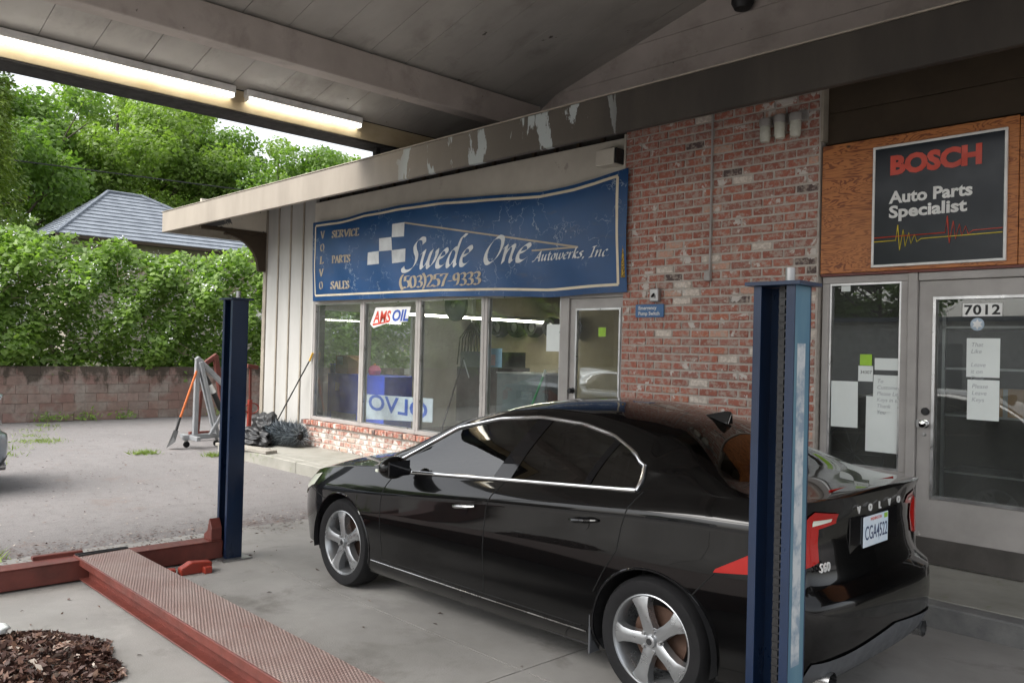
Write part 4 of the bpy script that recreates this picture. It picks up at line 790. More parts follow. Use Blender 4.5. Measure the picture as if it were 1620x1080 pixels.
    # snap arch edges on to the circle
    F=np.array(faces); kl=np.array([c=='kill' for c in cls]); uk=np.zeros(len(V),bool); uk[F[kl].ravel()]=True; un=np.zeros(len(V),bool); un[F[~kl].ravel()]=True
    for vi in np.where(uk&un)[0]:
        p=V[vi]; cx=1.388 if p[0]>0 else -1.388; dx,dz=p[0]-cx,p[2]-.325; r=math.hypot(dx,dz)
        nx_,nz_=cx+dx/r*RA,.325+dz/r*RA; 
        nz_=max(nz_,.17 if abs(nx_)<1.388 else .2)
        q=bpt(colx(nx_),nz_); V[vi]=(nx_,math.copysign(q.y,p[1]),nz_)
    tri=V[F]; nrm=np.cross(tri[:,2]-tri[:,0],tri[:,3]-tri[:,1]); VN=np.zeros_like(V)
    for k in range(4): np.add.at(VN,F[:,k],nrm)
    m2=np.arange(len(V)); # merge normals over the centre line
    for i in range(NC):
        a=i*nr+nr-1; s=VN[a]+VN[a+nV]; VN[a]=VN[a+nV]=s
    for j in range(nr):
        for i in (0,NC-1): a=i*nr+j; s=VN[a]+VN[a+nV]; VN[a]=VN[a+nV]=s
    VN/=np.maximum(np.linalg.norm(VN,axis=1),1e-9)[:,None]
    def part(name,sel,m,parent,shift=0):
        fs=F[sel]; ids,inv=np.unique(fs,return_inverse=True); vv=V[ids]+VN[ids]*shift; me=arr_mesh(name,vv,inv.reshape(-1,4),True)
        if len(me.vertices)==len(ids): me.normals_split_custom_set_from_vertices(VN[ids].tolist())
        return link_mesh(name,me,m,parent)
    cls=np.array(cls); left=np.arange(len(F))%2==1; parts={}
    for c in ('body','rear_bumper','front_bumper','hood','trunk_lid'):
        parts[c]=part(c,cls==c,paint,root)
    for c in ('windscreen','rear_glass'): part(c,cls==c,glassm,root)
    for sg,s in ((-1,left),(1,~left)):
        for c in ('front_door','rear_door'): parts[c,sg]=part('door',(cls==c)&s,paint,root)
        part('side_glass',(cls=='side_glass')&s,glassm,root)
        # pillars, chrome window trim
        def gp(x,f,lift=.004):
            ci=colx(x); i0=int(ci); t=ci-i0; rows=np.array([P[i0,NL-1+k]*(1-t)+P[min(i0+1,NC-1),NL-1+k]*t for k in range(9)]); kk=f*6; k0=min(int(kk),7); q=rows[k0]+(rows[k0+1]-rows[k0])*(kk-k0)
            return Vector((q[0],sg*(q[1]+lift),q[2]+lift*.3))
        for n_,(a0,b0),(a1,b1) in (('pillar',(.17,.325),(.37,.485)),('pillar',(.885,.935),(.99,1.03))):
            m=MB(); g=8
            for k in range(g):
                f0,f1=k/g,(k+1)/g; L=lambda f:(a0+(a1-a0)*f,b0+(b1-b0)*f); p,q=L(f0),L(f1)
                m.add([gp(p[0],f0),gp(p[1],f0),gp(q[1],f1),gp(q[0],f1)],[(0,1,2,3)] if sg<0 else [(3,2,1,0)])
            m.build(n_,K['gloss'],root,smooth=True)
        xs_=np.linspace(-.84,1.255,46); top=[gp(x,1,.006) for x in xs_]; bot=[gp(x,.0,.008) for x in xs_]
        endr=[gp(1.255+.012*math.sin(math.pi*f),f,.007) for f in (.8,.55,.3,.12)]
        MB().tube(bot,.011,8).build('window_trim',K['chrome'],root,smooth=True); MB().tube(top+endr+[bot[-1]],.011,8).build('window_trim',K['chrome'],root,smooth=True)
        # shut lines
        def sline(pts,parent,r=.0035):
            q=[]
            for (x0,z0),(x1,z1) in zip(pts,pts[1:]):
                for k in range(8): q.append((x0+(x1-x0)*k/8,z0+(z1-z0)*k/8))
            q.append(pts[-1]); MB().tube([bpt(colx(x),z,-.0005,sg) for x,z in q],r,6).build('shut_line',K['gap'],parent)
        fd,rd=parts['front_door',sg],parts['rear_door',sg]
        sline([(-.79,.905),(-.84,.82),(-.88,.7),(-.885,.5),(-.872,.3)],fd); sline([(.3,.99),(.235,.9),(.2,.82),(.17,.55),(.176,.3)],fd)
        sline([(1.3,1.06),(1.25,.98),(1.215,.87),(1.19,.75),(1.1,.62),(1.03,.5)],rd); sline([(-.872,.3),(0,.3),(.95,.3)],root); sline([(1.75,.745),(1.7,.69),(1.62,.6)],root); sline([(-1.62,.62),(-1.85,.66),(-2.0,.72)],root)
        MB().tube([bpt(colx(x),.272+.0*x,.004,sg) for x in np.linspace(-1.0,.98,20)],.0035,6).build('sill_strip',K['chromedark'],root)
        # handles
        for x0,z0,dr in ((-.1,.79,fd),(.87,.86,rd)):
            pts=[bpt(colx(x0+k*.05),z0+k*.006,.03 if 0<k<4 else .004,sg) for k in range(5)]
            MB().tube(pts,[.008,.012,.012,.012,.008],8).build('handle',paint if dr is rd else K['chromedark'],dr,smooth=True)
            MB().tube([bpt(colx(x0+.1),z0-.002,-.004,sg),bpt(colx(x0+.1),z0-.002,.003,sg)],.038,16).build('handle_cup',K['gloss'],dr,smooth=True)
        # mirror
        mc=Vector((-.62,sg*1.0,.975)); bm=bmesh.new(); bmesh.ops.create_uvsphere(bm,u_segments=20,v_segments=12,radius=1)
        for v in bm.verts: q=v.co; q.x=max(q.x,-.9); v.co=mc+Vector((q.x*.075*(1.2 if q.x<0 else .75),q.y*.115,q.z*.075))
        me=D.meshes.new('mirror'); bm.to_mesh(me); bm.free(); me.polygons.foreach_set('use_smooth',np.ones(len(me.polygons),bool)); mo=link_mesh('mirror',me,paint,root)
        MB().bar((-.61,sg*.88,.945),(-.62,sg*.95,.96),.07,.04).build('mirror_arm',K['gloss'],mo,bevel=.01); MB().box(-.572,-.56,sg*1.0-.088,sg*1.0+.088,.925,1.025).build('mirror_glass',K['gloss'],mo,bevel=.004)
        BX('indicator',K['lens'],mo,-.7,-.67,sg*1.08-.02,sg*1.08+.012,.945,.965,.004)
        # lights
        def patch(name,c4,m,lift,parent=root,g=14,h=8):
            mb=MB(); P4=lambda u,v:[(1-v)*((1-u)*c4[0][k]+u*c4[1][k])+v*((1-u)*c4[3][k]+u*c4[2][k]) for k in (0,1)]
            V_=[bpt(*P4(a/g,b/h),lift,sg) for a in range(g+1) for b in range(h+1)]; f=[(a*(h+1)+b,(a+1)*(h+1)+b,(a+1)*(h+1)+b+1,a*(h+1)+b+1) for a in range(g) for b in range(h)]
            return mb.add(V_,f).build(name,m,parent,smooth=True)
        ic,ib=coly(.66),coly(.45)
        tl=patch('tail_light',[(colx(1.74),.742),(ic,.8),(ic,1.055),(colx(1.75),.76)],K['tail'],.006)
        patch('lamp_band',[(ic,.962),(ib,.985),(ib,1.032),(ic,1.055)],K['tail'],.006,tl); patch('reverse_lamp',[(coly(.655),.985),(coly(.5),.998),(coly(.5),1.012),(coly(.655),1.012)],K['lens'],.009,tl); patch('lamp_leg',[(ic+.2,.8),(coly(.6),.815),(coly(.6),.97),(ic+.2,.97)],K['tail'],.007,tl)
        hl=patch('headlight',[(colx(-1.82),.7),(colx(-2.2),.53),(colx(-2.22),.675),(colx(-1.78),.79)],K['lens'],.005); patch('indicator',[(colx(-2.0),.62),(colx(-2.2),.53),(colx(-2.2),.56),(colx(-2.0),.65)],K['amber'],.008,hl)
        patch('diffuser',[(coly(.0),.215),(coly(.77),.215),(coly(.72),.38),(coly(.0),.45)],K['greyplastic'],.008)
        # exhaust, mud flap, wheel house
        MB().tube([(1.9,sg*.58,.275),(2.1,sg*.58,.28),(2.2,sg*.58,.28)],.045,18,False).build('exhaust_pipe',K['chromedark'],root,smooth=True); MB().lathe([(.0,2.14),(.043,2.14)],(0,sg*.58,.28),'x',16).build('exhaust_bore',K['black'],root)
        for cx in (-1.388,1.388):
            an=np.linspace(R(-14),R(194),30); whm=MB(); rw_=[(RA+.004,.9),(RA+.004,.55),(.04,.55)]
            whm.add([(cx+r*math.cos(a),sg*y,.325+r*math.sin(a)) for a in an for r,y in rw_],[(3*i+j,3*i+j+1,3*i+4+j,3*i+3+j) for i in range(29) for j in range(2)]); whm.build('wheel_house',K['black'],root)
            MB().tube([bpt(colx(cx+RA*math.cos(a)),.325+RA*math.sin(a),-.001,sg) for a in np.linspace(R(-18),R(198),40)],.007,6).build('arch_lip',K['gloss'],root,smooth=True)
        BX('mud_flap',K['greyplastic'],root,1.0,1.012,min(sg*.72,sg*.9),max(sg*.72,sg*.9),.16,.42,.004)
        # wheels
        for cx in (-1.388,1.388):
            wh=D.objects.new('wheel',None); col.objects.link(wh); wh.parent=root; ORG[wh.name]=Vector((0,0,0)); s=sg
            MB().lathe([(.228,s*.7),(.3,s*.685),(.318,s*.71),(.322,s*.76),(.322,s*.82),(.317,s*.868),(.3,s*.89),(.262,s*.893),(.236,s*.882)],(cx,0,.322),'y',56).build('tyre',K['rubber'],wh,smooth=True)
            MB().lathe([(.2,s*.7),(.212,s*.8),(.222,s*.86),(.236,s*.882),(.236,s*.876),(.228,s*.88),(.22,s*.872),(.21,s*.82),(.195,s*.7)],(cx,0,.322),'y',56).build('rim',K['rim'],wh,smooth=True)
            MB().lathe([(0,s*.79),(.16,s*.79),(.16,s*.78)],(cx,0,.322),'y',32).build('brake_disc',mat('brake',(.12,.07,.05),.5,metal=.6),wh)
            MB().lathe([(0,s*.72),(.21,s*.72)],(cx,0,.322),'y',32).build('hub_back',K['black'],wh)
            for k in range(5):
                a=R(90+72*k+(9 if cx<0 else 20)); ca,sa=math.cos(a),math.sin(a)
                sec=[(.03,.034,.862),(.075,.032,.87),(.12,.03,.874),(.17,.036,.876),(.205,.05,.873),(.222,.06,.868)]; mb=MB(); L_=[]
                for r,hw,y in sec:
                    for (q,dy) in ((-hw,-.05),(-hw,0),(-hw*.45,.008),(hw*.45,.008),(hw,0),(hw,-.05)): L_.append((cx+r*ca-q*sa,s*(y+dy),.322+r*sa+q*ca))
                mb.add(L_,[(6*i+j,6*i+(j+1)%6,6*i+6+(j+1)%6,6*i+6+j) for i in range(5) for j in range(6)]); mb.build('spoke',K['rim'],wh,smooth=True)
                b_=a+R(36); MB().lathe([(0,s*.88),(.009,s*.88),(.011,s*.865)],(cx+.055*math.cos(b_),0,.322+.055*math.sin(b_)),'y',8).build('lug_nut',K['steel'],wh)
            MB().lathe([(0,s*.888),(.02,s*.888),(.03,s*.884),(.034,s*.868),(.07,s*.862)],(cx,0,.322),'y',24).build('hub_cap',K['rim'],wh,smooth=True); MB().lathe([(0,s*.8895),(.017,s*.8895),(.017,s*.887)],(cx,0,.322),'y',16).build('cap_badge',K['black'],wh)
    # rear details
    x0=bpt(0,.9).x
    pl=BX('plate_recess',K['gloss'],root,x0-.005,x0+.004,-.3,.3,.80,.995,.003)
    pp=BX('number_plate',mat('plate_paint',(.7,.74,.78),.35,c2=(.55,.68,.8),sc_=5),root,x0+.006,x0+.012,-.155,.155,.825,.98,.003)
    text('number','CGA4522',mat('plate_navy',(.02,.04,.12),.5),pp,(x0+.0125,-.14,.862),(0,1,0),(0,0,1),.1,.0004,.0005,wid=.28); text('state','WASHINGTON',K['signred'],pp,(x0+.0125,-.075,.955),(0,1,0),(0,0,1),.022,.0004,wid=.14); BX('tab',K['lime'],pp,x0+.0122,x0+.013,.1,.145,.95,.975)
    for c,y in zip('VOLVO',(-.25,-.125,0,.125,.25)): q=bpt(coly(abs(y)),1.035); text('badge',c,K['signwhite'],root,(q.x+.012,y-.02,1.015),(0,1,0),(0,0,1),.05,.003,.001)
    q=bpt(coly(.55),.79); text('badge','S60',K['signwhite'],root,(q.x+.014,-.61,.775),(.1,.995,0),(0,0,1),.062,.003,0)
    MB().tube([(x0-.06+.0*k,-.4+.08*k,1.128) for k in range(11)],.004,5).build('brake_lamp',K['tail'],root)
    fn=MB(); fn.add([(1.13,-.02,1.415),(1.3,-.032,1.375),(1.3,.032,1.375),(1.13,.02,1.415),(1.27,-.006,1.45),(1.31,-.006,1.445),(1.31,.006,1.445),(1.27,.006,1.45)],[(0,1,5,4),(1,2,6,5),(2,3,7,6),(3,0,4,7),(4,5,6,7)]); fn.build('antenna_fin',paint,root,bevel=.006,seg=2,smooth=True)
    BX('underbody',K['black'],root,-1.95,1.95,-.6,.6,.17,.3); BX('underbody',K['black'],root,-1.0,1.0,-.84,.84,.18,.28); BX('grille',K['black'],root,-2.3,-2.26,-.35,.35,.5,.62)
    # cabin
    for y in (-.37,.37):
        for x in (-.05,.85):
            st=MB().box(x-.25,x+.28,y-.24,y+.24,.35,.55).build('seat',K['seat'],root,bevel=.05,seg=3,smooth=True); MB().bar((x+.25,y,.5),(x+.43,y,1.1),.42,.12,(1,0,0)).build('backrest',K['seat'],st,bevel=.04,seg=3,smooth=True); MB().bar((x+.44,y,1.12),(x+.48,y,1.28),.24,.09,(1,0,0)).build('headrest',K['seat'],st,bevel=.03,seg=3,smooth=True)
    BX('dashboard',K['seat'],root,-.95,-.55,-.68,.68,.6,.93,.05); MB().tube([(-.45+.06*math.sin(a)*.4,-.37+.18*math.cos(a),.9+.17*math.sin(a)) for a in np.linspace(0,6.283,25)],.014,7,False).build('steering_wheel',K['black'],root,smooth=True); BX('cabin_floor',K['black'],root,-1.0,1.6,-.7,.7,.3,.34); BX('parcel_shelf',K['black'],root,1.35,1.75,-.6,.6,.98,1.0)
    return root
def m_paint(name,c,rough=.3,metal=0.):
    m,t,b=nodes(name); b.inputs['Base Color'].default_value=(*c,1); b.inputs['Roughness'].default_value=rough; b.inputs['Metallic'].default_value=metal; b.inputs['Specular IOR Level'].default_value=.08; b.inputs['Coat Weight'].default_value=1; b.inputs['Coat Roughness'].default_value=.025; b.inputs['Coat IOR'].default_value=1.4
    p=pos(t); n_=noise(t,p,3,4); t.links.new(ramp(t,n_,[(.4,.015),(.75,.06)]),b.inputs['Coat Roughness']); return m
K['gloss']=m_paint('gloss_black',(.004,.004,.005),.2); K['gap']=mat('gap',(.002,.002,.002),.9); K['chromedark']=mat('satin_chrome',(.5,.5,.5),.25,metal=1); K['rim']=mat('alloy',(.38,.39,.4),.3,metal=.8,rv=.05,c2=(.32,.33,.34)); K['seat']=mat('seat_black',(.02,.02,.02),.7); K['greyplastic']=mat('grey_plastic',(.085,.09,.098),.5)
K['tail']=m_paint('tail_lamp',(.38,.01,.007),.25); K['lens']=m_paint('lamp_lens',(.7,.72,.62),.2); K['amber']=m_paint('amber_lens',(.5,.13,.03),.25)
car=sedan(m_paint('black_paint',(.002,.002,.0022),.25),glass_mat('car_glass',(.12,.14,.135),ior=1.85))
car['label']='black four door sedan parked along the workshop front'; car.location=(-3.96,4.32,0); car.rotation_euler.z=R(1.0)
c2=copy_tree(car); c2.name='silver_sedan'; c2['label']='silver blue sedan parked on the asphalt, only its bumper corner in view'; c2.location=(-11.8,.33,-.012); c2.rotation_euler.z=R(90)
sv_=m_paint('silver_paint',(.28,.32,.37),.35,.6)
for o in c2.children_recursive:
    if o.type=='MESH' and o.data.materials and o.data.materials[0].name.startswith('black_paint'):
        o.data=o.data.copy(); o.data.materials[0]=sv_
# ---------------------------------------------------------------- retaining wall
rwl=thing('retaining_wall','weathered reddish block retaining wall below the blackberry hedge','wall',(-20,6,0))
def m_block():
    m,t,b=nodes('block_stone'); p=pos(t); oi=N(t,'ObjectInfo'); sx=N(t,'SeparateXYZ'); t.links.new(p,sx.inputs[0])
    c=ramp(t,oi.outputs['Random'],[(0,(.2,.12,.1)),(.35,(.25,.16,.13)),(.6,(.22,.17,.145)),(.8,(.27,.2,.17)),(1,(.23,.13,.11))])
    c=mix(t,ramp(t,noise(t,p,1.9,6,.65),[(.48,0),(.62,.75)]),c,(.3,.27,.235)); c=mix(t,ramp(t,noise(t,p,9,6),[(.45,0),(.8,.6)]),c,(.1,.075,.06))
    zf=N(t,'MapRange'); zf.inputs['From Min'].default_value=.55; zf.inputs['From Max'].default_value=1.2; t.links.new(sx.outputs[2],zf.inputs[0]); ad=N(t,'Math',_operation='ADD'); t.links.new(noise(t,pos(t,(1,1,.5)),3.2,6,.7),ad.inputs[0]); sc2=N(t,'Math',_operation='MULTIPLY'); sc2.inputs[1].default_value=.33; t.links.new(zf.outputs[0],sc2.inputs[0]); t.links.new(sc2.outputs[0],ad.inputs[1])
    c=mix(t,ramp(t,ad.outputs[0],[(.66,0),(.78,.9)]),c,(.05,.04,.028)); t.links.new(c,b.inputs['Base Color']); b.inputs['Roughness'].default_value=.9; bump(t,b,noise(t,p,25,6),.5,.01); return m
K['block']=m_block()
BX('core',K['mortar'],rwl,-20.4,-20.02,-6,16,-.02,1.16)
bmsh=[brick_mesh(.455,.195,.2,s+40) for s in range(6)]
for me in bmsh:
    me.materials.append(K['block']); me.transform(Matrix.Rotation(R(90),4,'Z'))
for k in range(6):
    for i in range(46):
        y=-5+i*.46+(.23 if k%2 else 0)
        if y>15: continue
        o=D.objects.new('stone_block',bmsh[rnd.randrange(6)]); col.objects.link(o); o.parent=rwl; o.location=Vector((-20.1+rnd.uniform(-.006,.006),y,.09+k*.2))-org(rwl); o.rotation_euler.z=0
tag(sheet('upper_ground',-90,-20.15,-60,80,1.1,mat('soil',(.07,.055,.04),.95,c2=(.05,.07,.025)),),kind='structure')
# ---------------------------------------------------------------- foliage
def m_leaf(name,cols,trans=.45,rough=.5):
    m,t,b=nodes(name); t.nodes.remove(b); out=t.nodes['Material Output']; g=N(t,'NewGeometry'); p=pos(t)
    c=ramp(t,g.outputs['Random Per Island'],[(i/(len(cols)-1),q) for i,q in enumerate(cols)])
    c=mix(t,ramp(t,noise(t,p,.8,3),[(.35,0),(.65,.6)]),c,cols[-1])
    pr=N(t,'BsdfPrincipled',Roughness=rough); tr=N(t,'BsdfTranslucent'); mx=N(t,'MixShader'); mx.inputs[0].default_value=trans
    t.links.new(c,pr.inputs['Base Color']); c2=mix(t,1.0,c,(1.3,1.5,.6),'MULTIPLY'); t.links.new(c2,tr.inputs[0]); t.links.new(pr.outputs[0],mx.inputs[1]); t.links.new(tr.outputs[0],mx.inputs[2]); t.links.new(mx.outputs[0],out.inputs[0]); return m
K['lf_hedge']=m_leaf('bramble_leaf',[(0.096,0.168,0.036),(0.144,0.24,0.054),(0.204,0.312,0.072),(0.252,0.36,0.096)]); K['lf_tree']=m_leaf('tree_leaf',[(0.072,0.144,0.03),(0.12,0.204,0.042),(0.168,0.264,0.06)]); K['lf_tree2']=m_leaf('pale_tree_leaf',[(0.12,0.192,0.042),(0.18,0.264,0.06),(0.228,0.324,0.084)]); K['lf_cedar']=m_leaf('cedar_leaf',[(.1,.16,.025),(.15,.22,.035),(.2,.27,.05)],.25)
K['flower']=mat('bramble_flower',(.75,.76,.72),.6); K['bark']=mat('bark',(.09,.07,.055),.9,c2=(.05,.04,.03),sc_=8,bmp=.5,bsc=20); K['cane']=mat('dry_cane',(.22,.16,.12),.8)
def leaf_mesh(name,pts,size,m,parent,up=.55,aspect=.6,fold=.22,outward=None):
    n=len(pts); nrm_=rng.normal(0,1,(n,3)); nrm_[:,2]=np.abs(nrm_[:,2])+up
    if outward is not None: nrm_+=outward
    nrm_/=np.linalg.norm(nrm_,axis=1)[:,None]; u=np.cross(nrm_,rng.normal(0,1,(n,3))); u/=np.linalg.norm(u,axis=1)[:,None]; w_=np.cross(nrm_,u)
    s=(size*rng.uniform(.55,1.35,n))[:,None]; a=s*aspect
    v=np.stack([pts-u*s*.5,pts-u*s*.05+w_*a*.5-nrm_*s*fold*.4,pts+u*s*.55-nrm_*s*.12,pts-u*s*.05-w_*a*.5-nrm_*s*fold*.4,pts+nrm_*s*.03],1)
    f=np.array([[0,3,4],[3,2,4],[2,1,4],[1,0,4]]); idx=(np.arange(n)*5)[:,None,None]+f[None]
    o=link_mesh(name,arr_mesh(name,v.reshape(-1,3)-np.array(org(parent)),idx.reshape(-1,3)),m,parent); return o
# bramble hedge over the wall
hg=thing('bramble_hedge','dense flowering blackberry hedge spilling over the retaining wall','hedge',(-21,6,1.1))
def hedge_pts(n,depth):
    y=rng.uniform(-5,15.5,n); s=rng.uniform(0,1,n)   # s: 0 bottom front .. 1 top
    lump_=.45*np.sin(y*1.3)+.3*np.sin(y*2.9+1)+.25*np.sin(y*5.1+2); top=4.2+.3*np.sin(y*.5+.4)+.22*lump_+.06*(y-6)
    z=.9+s*(top-.9)+rng.normal(0,.06,n); bulge=np.sin(np.clip(s,0,1)*np.pi)**.6
    x=-20.6+.75*bulge+.28*np.sin(y*2.2+z*2.7)+.2*np.sin(y*4.3-z*3.6)-.9*np.clip(s-.72,0,1)**1.1*2.2-np.abs(rng.normal(0,depth,n))
    return np.stack([x,y,z],1),s
p,s=hedge_pts(40000,.25); keep=(np.sin(p[:,1]*3.1+1)*np.sin(p[:,2]*4.2)+np.sin(p[:,1]*1.7)*.5)>-1.05; p=p[keep]
o=leaf_mesh('leaves',p,.15,K['lf_hedge'],hg,.5,.85,.2,np.array([.5,0,.2])); o['kind']='stuff'
p,s=hedge_pts(30000,.7); p[:,0]-=.45; o=leaf_mesh('inner_leaves',p,.12,K['lf_hedge'],hg); o['kind']='stuff'
p,s=hedge_pts(420,.03); c_=np.repeat(p[s>.3],9,0); c_=c_+rng.normal(0,.06,c_.shape)+[.06,0,.05]; o=leaf_mesh('flowers',c_,.045,K['flower'],hg,.5,.9,.05); o['kind']='stuff'
cn_=MB()
for i in range(150):
    y=rnd.uniform(1,12); z=rnd.uniform(1.2,3.6); x=-20.3+rnd.uniform(-.3,.25); a=[Vector((x,y,z))]
    for k in range(4): a.append(a[-1]+Vector((rnd.uniform(-.05,.1),rnd.uniform(-.25,.25),rnd.uniform(-.18,.2))))
    cn_.tube(a,.006,4,False)
o=cn_.build('canes',K['cane'],hg); o['kind']='stuff'
# leafy trees: trunk, limbs and leaf crown
def tree(name,label,base,h,r,n,size,m,seed,crown0=.3,group=None,narrow=False,trunk_r=.2):
    global rnd
    t=thing(name,label,'tree',base,group); rr=random.Random(seed); tr=MB(); B=Vector(base)
    lean=Vector((rr.uniform(-.3,.3),rr.uniform(-.3,.3),0)); tr.tube([B+lean*(k/6)+Vector((0,0,h*.8*k/6)) for k in range(7)],[trunk_r*(1-k/7.5) for k in range(7)],8); tips=[]
    for i in range(26):
        f=crown0+(1-crown0)*(.05+.85*i/26); z=h*f*.8+.1*h; a=rr.uniform(0,6.283)+i*2.4; q=(f-crown0)/(1-crown0); wid=r*(math.sin(math.pi*min(1,.18+q*.75))**.7)*rr.uniform(.65,1.1); st=B+lean*f+Vector((0,0,h*.8*max(.15,f-.12)))
        en=B+lean+Vector((math.cos(a)*wid,math.sin(a)*wid,z+rr.uniform(-.3,.6))); md=st.lerp(en,.5)+Vector((0,0,-.1*h*.2)); 
        if not narrow: tr.tube([st,md,en],[trunk_r*.35,trunk_r*.22,trunk_r*.07],5)
        for k in range(4):
            e2=en.lerp(md,rr.uniform(0,.9))+Vector((rr.uniform(-1,1),rr.uniform(-1,1),rr.uniform(-.5,.9)))*r*.28; tips.append((e2,rr.uniform(.5,1)))
            if not narrow: tr.tube([md.lerp(en,.5),e2],[trunk_r*.12,trunk_r*.04],4)
    tr.build('trunk',K['bark'],t,smooth=True); w_=np.array([q for _,q in tips]); ids=rng.choice(len(tips),n,p=w_/w_.sum()); C=np.array([list(p) for p,_ in tips])[ids]
    g=rng.normal(0,1,(n,3)); g/=np.linalg.norm(g,axis=1)[:,None]; rad=rng.uniform(.2,1,n)**.5; P_=C+g*(rad*r*.2*(w_[ids]+.4))[:,None]*[1,1,.62]
    o=leaf_mesh('crown',P_,size,m,t,.4,.65,.2,g*.5); o['kind']='stuff'; return t
ced=thing('arborvitae','tall narrow bright green arborvitae standing at the hedge end','tree',(-22.6,4.2,1.1))
n=26000; z=rng.uniform(0,1,n); a=rng.uniform(0,6.283,n); rad=(1.25*(1-z**2.2)**.75+.12)*(.82+.18*np.sin(a*5+z*17)+.1*np.sin(a*9-z*31))*rng.uniform(.75,1.0,n); P_=np.stack([-22.6+rad*np.cos(a),4.2+rad*np.sin(a),1.0+z*8.8],1); g=np.stack([np.cos(a),np.sin(a),np.full(n,1.2)],1)
o=leaf_mesh('crown',P_,.13,K['lf_cedar'],ced,.2,.42,.1,g*1.2); o['kind']='stuff'; MB().tube([(-22.6,4.2,1.0),(-22.6,4.2,5),(-22.6,4.2,9.3)],[.16,.1,.03],8).build('trunk',K['bark'],ced)
BG='trees behind the grey roofed house'
for i,(x,y,h,r,n,m,lab) in enumerate(((-36,7,13,4.6,30000,'lf_tree','dark open leafy tree beside the arborvitae, behind the grey roof'),(-40,13,14.5,5.5,36000,'lf_tree2','broad bright green tree rising over the grey roof ridge'),(-38,20,12.5,5,32000,'lf_tree','leafy green tree over the right slope of the grey roof'),(-44,26,14,5.5,28000,'lf_tree2','bright leafy tree seen between canopy edge and eave'),(-52,3,14,6,22000,'lf_tree2','pale tree farther behind the arborvitae'),(-50,34,13,6,18000,'lf_tree','far leafy tree behind the workshop roof'),(-54,18,17,7,26000,'lf_tree2','tallest pale tree far behind the grey roof'))):
    tree('leafy_tree',lab,(x,y,1.1),h,r,int(n*1.6),.21,K[m],i+11,.2,BG,trunk_r=.24)
# ---------------------------------------------------------------- house behind the hedge
def m_shingle():
    m,t,b=nodes('grey_shingles'); p=pos(t); c=mix(t,ramp(t,noise(t,p,3,5),[(.35,0),(.65,1)]),(.15,.17,.2),(.21,.235,.27)); t.links.new(c,b.inputs['Base Color']); b.inputs['Roughness'].default_value=.85; bump(t,b,noise(t,p,40,4),.4,.01); return m
hs_=thing('grey_roof_house','beige house with a grey shingled hip roof behind the hedge','house',(-31,11,1.1)); K['shingle']=m_shingle()
ey,ez,rz=(7.2,14.3),4.9,6.65; ex0,ex1=-32.2,-27.0; ry0,ry1=9.3,10.4; rx=-29.4
def roof_face(name,q,rows=13):
    a,b,c,d=[Vector(p) for p in q]; pr=None      # a,b eave; d,c ridge
    for k in range(rows):
        t0,t1=k/rows,(k+1)/rows; nrm_=(b-a).cross(d-a).normalized(); nrm_*=1 if nrm_.z>0 else -1
        p=[a.lerp(d,t0)+nrm_*.035,b.lerp(c,t0)+nrm_*.035,b.lerp(c,t1)+nrm_*.008,a.lerp(d,t1)+nrm_*.008]; p2=[a.lerp(d,t0),b.lerp(c,t0)]
        MB().add(p+p2,[(0,1,2,3),(4,5,1,0)]).build('shingle_course',K['shingle'],hs_)
roof_face('r',[(ex1,ey[0],ez),(ex1,ey[1],ez),(rx+.2,ry1,rz),(rx+.2,ry0,rz)]); roof_face('r',[(ex0,ey[1],ez),(ex0,ey[0],ez),(rx-.2,ry0,rz),(rx-.2,ry1,rz)])
roof_face('r',[(ex1,ey[1],ez),(ex0,ey[1],ez),(rx-.2,ry1,rz),(rx+.2,ry1,rz)]); roof_face('r',[(ex0,ey[0],ez),(ex1,ey[0],ez),(rx+.2,ry0,rz),(rx-.2,ry0,rz)])
MB().tube([(ex1,ey[0],ez+.03),(rx+.2,ry0,rz+.04),(rx+.2,ry1,rz+.04),(ex1,ey[1],ez+.03)],.06,6).build('ridge_cap',K['shingle'],hs_)
for k in range(18): BX('clapboard',mat('house_beige',(.42,.38,.32),.7) if k==0 else D.materials['house_beige'],hs_,ex1-.52-.004*(k%2),ex1-.5,ey[0]+.5,ey[1]-.5,1.15+k*.205,1.15+k*.205+.2)
BX('wall',D.materials['house_beige'],hs_,ex0+.5,ex1-.55,ey[0]+.5,ey[1]-.5,1.1,4.85); BX('gutter',K['brown'],hs_,ex1-.03,ex1+.07,ey[0],ey[1],ez-.1,ez-.005)
wl=tag(MB().tube([(-30,-14,7.6),(-30,6.3,7.38),(-30,14.5,7.62),(-30,40,8.6)],.022,5).build('power_line',K['black']),'thin black power line crossing in front of the trees','cable')
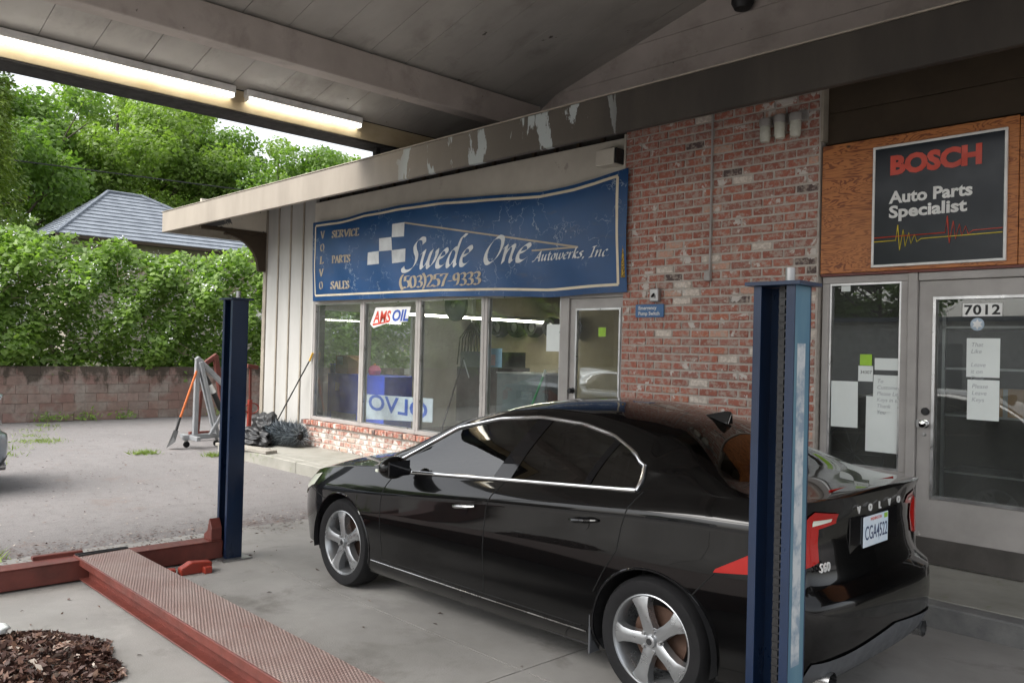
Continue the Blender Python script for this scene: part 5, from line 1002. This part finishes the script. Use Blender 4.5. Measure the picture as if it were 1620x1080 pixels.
# weeds at the wall foot
def weed(x,y,n,s,label,zc=0):
    t=thing('weed',label,'plant',(x,y,0),'weeds growing from the asphalt'); p=np.stack([x+rng.normal(0,s,n),y+rng.normal(0,s,n),np.abs(rng.normal(0,s*.8,n))+.02],1); leaf_mesh('leaves',p,s*.75,K['lf_hedge'],t,.2,.35); MB().tube([(x,y,0),(x,y,s)],.006,5).build('stem',K['cane'],t)
for x,y,n,s in ((-19.9,5.1,50,.12),(-19.9,5.45,50,.12),(-19.9,6.1,60,.16),(-19.9,6.9,50,.13),(-19.9,9.0,30,.1),(-19.9,9.6,30,.1)): weed(x,y,n,s,'green leafy weed sprouting at the foot of the retaining wall')
def grass(x,y,n,s,label):
    b=np.stack([x+rng.normal(0,s,n),y+rng.normal(0,s,n),np.zeros(n)],1); tp_=b+np.stack([rng.normal(0,.05,n),rng.normal(0,.05,n),rng.uniform(.02,.09,n)],1); wv_=rng.normal(0,.004,(n,3)); v=np.stack([b-wv_,b+wv_,tp_],1).reshape(-1,3)
    tag(link_mesh('grass_tuft',arr_mesh('grass_tuft',v,np.arange(n*3).reshape(-1,3)),K['lf_cedar'],None),label,'grass',kind='stuff')
grass(-13.6,5.0,260,.1,'grass tuft in the asphalt before the hoist'); grass(-12.75,5.75,160,.07,'grass tuft at the kerb end'); grass(-16,4.2,200,.15,'grass tuft in an asphalt crack')
for i in range(7): grass(-13.5-.9*i,2.9+.35*i+rnd.uniform(-.1,.1),60,.16,'thin grass along the asphalt crack')
grass(-7.75,1.6,120,.1,'grass tuft at the slab edge')
# ---------------------------------------------------------------- across the street (seen in the window reflections)
oh=thing('brown_house','brown clapboard house with dark door across the street','house',(-34,-22,0)); K['clap']=mat('brown_clap',(.24,.19,.15),.7)
for k in range(26): BX('clapboard',K['clap'],oh,-42,-28,-20.0-.01*(k%2),-19.97,.2+k*.19,.2+k*.19+.185)
BX('wall',K['clap'],oh,-42,-28,-27,-20.02,0,5.2); BX('door',mat('house_door',(.04,.05,.06),.5),oh,-33.5,-32.4,-19.96,-19.9,.2,2.4); BX('window',K['signwhite'],oh,-36,-34.8,-19.96,-19.9,2.9,4.3); MB().prism([(-43,5.2),(-27,5.2),(-35,8.6)],-27.5,-19.2,'y').build('roof',K['shingle'],oh)
wbld=thing('white_shed','low white shed across the street','building',(-13,-26,0)); BX('wall',K['signwhite'],wbld,-19,-10,-30,-26,0,3.6); BX('door',K['grey'],wbld,-14.6,-13,-25.99,-25.9,0,2.6); BX('roof',K['shingle'],wbld,-19.4,-9.6,-30.4,-25.6,3.6,3.8)
tree('leafy_tree','rounded tree across the street beside the white shed',(-20,-34,0),10,4.5,12000,.35,K['lf_tree'],41,.25); tree('leafy_tree','large tree across the street behind the brown house',(-46,-30,0),13,6,12000,.4,K['lf_tree'],43,.2); tree('leafy_tree','green tree at the far corner of the parking lot',(-30,-12,0),9,4,14000,.3,K['lf_tree2'],44,.25)
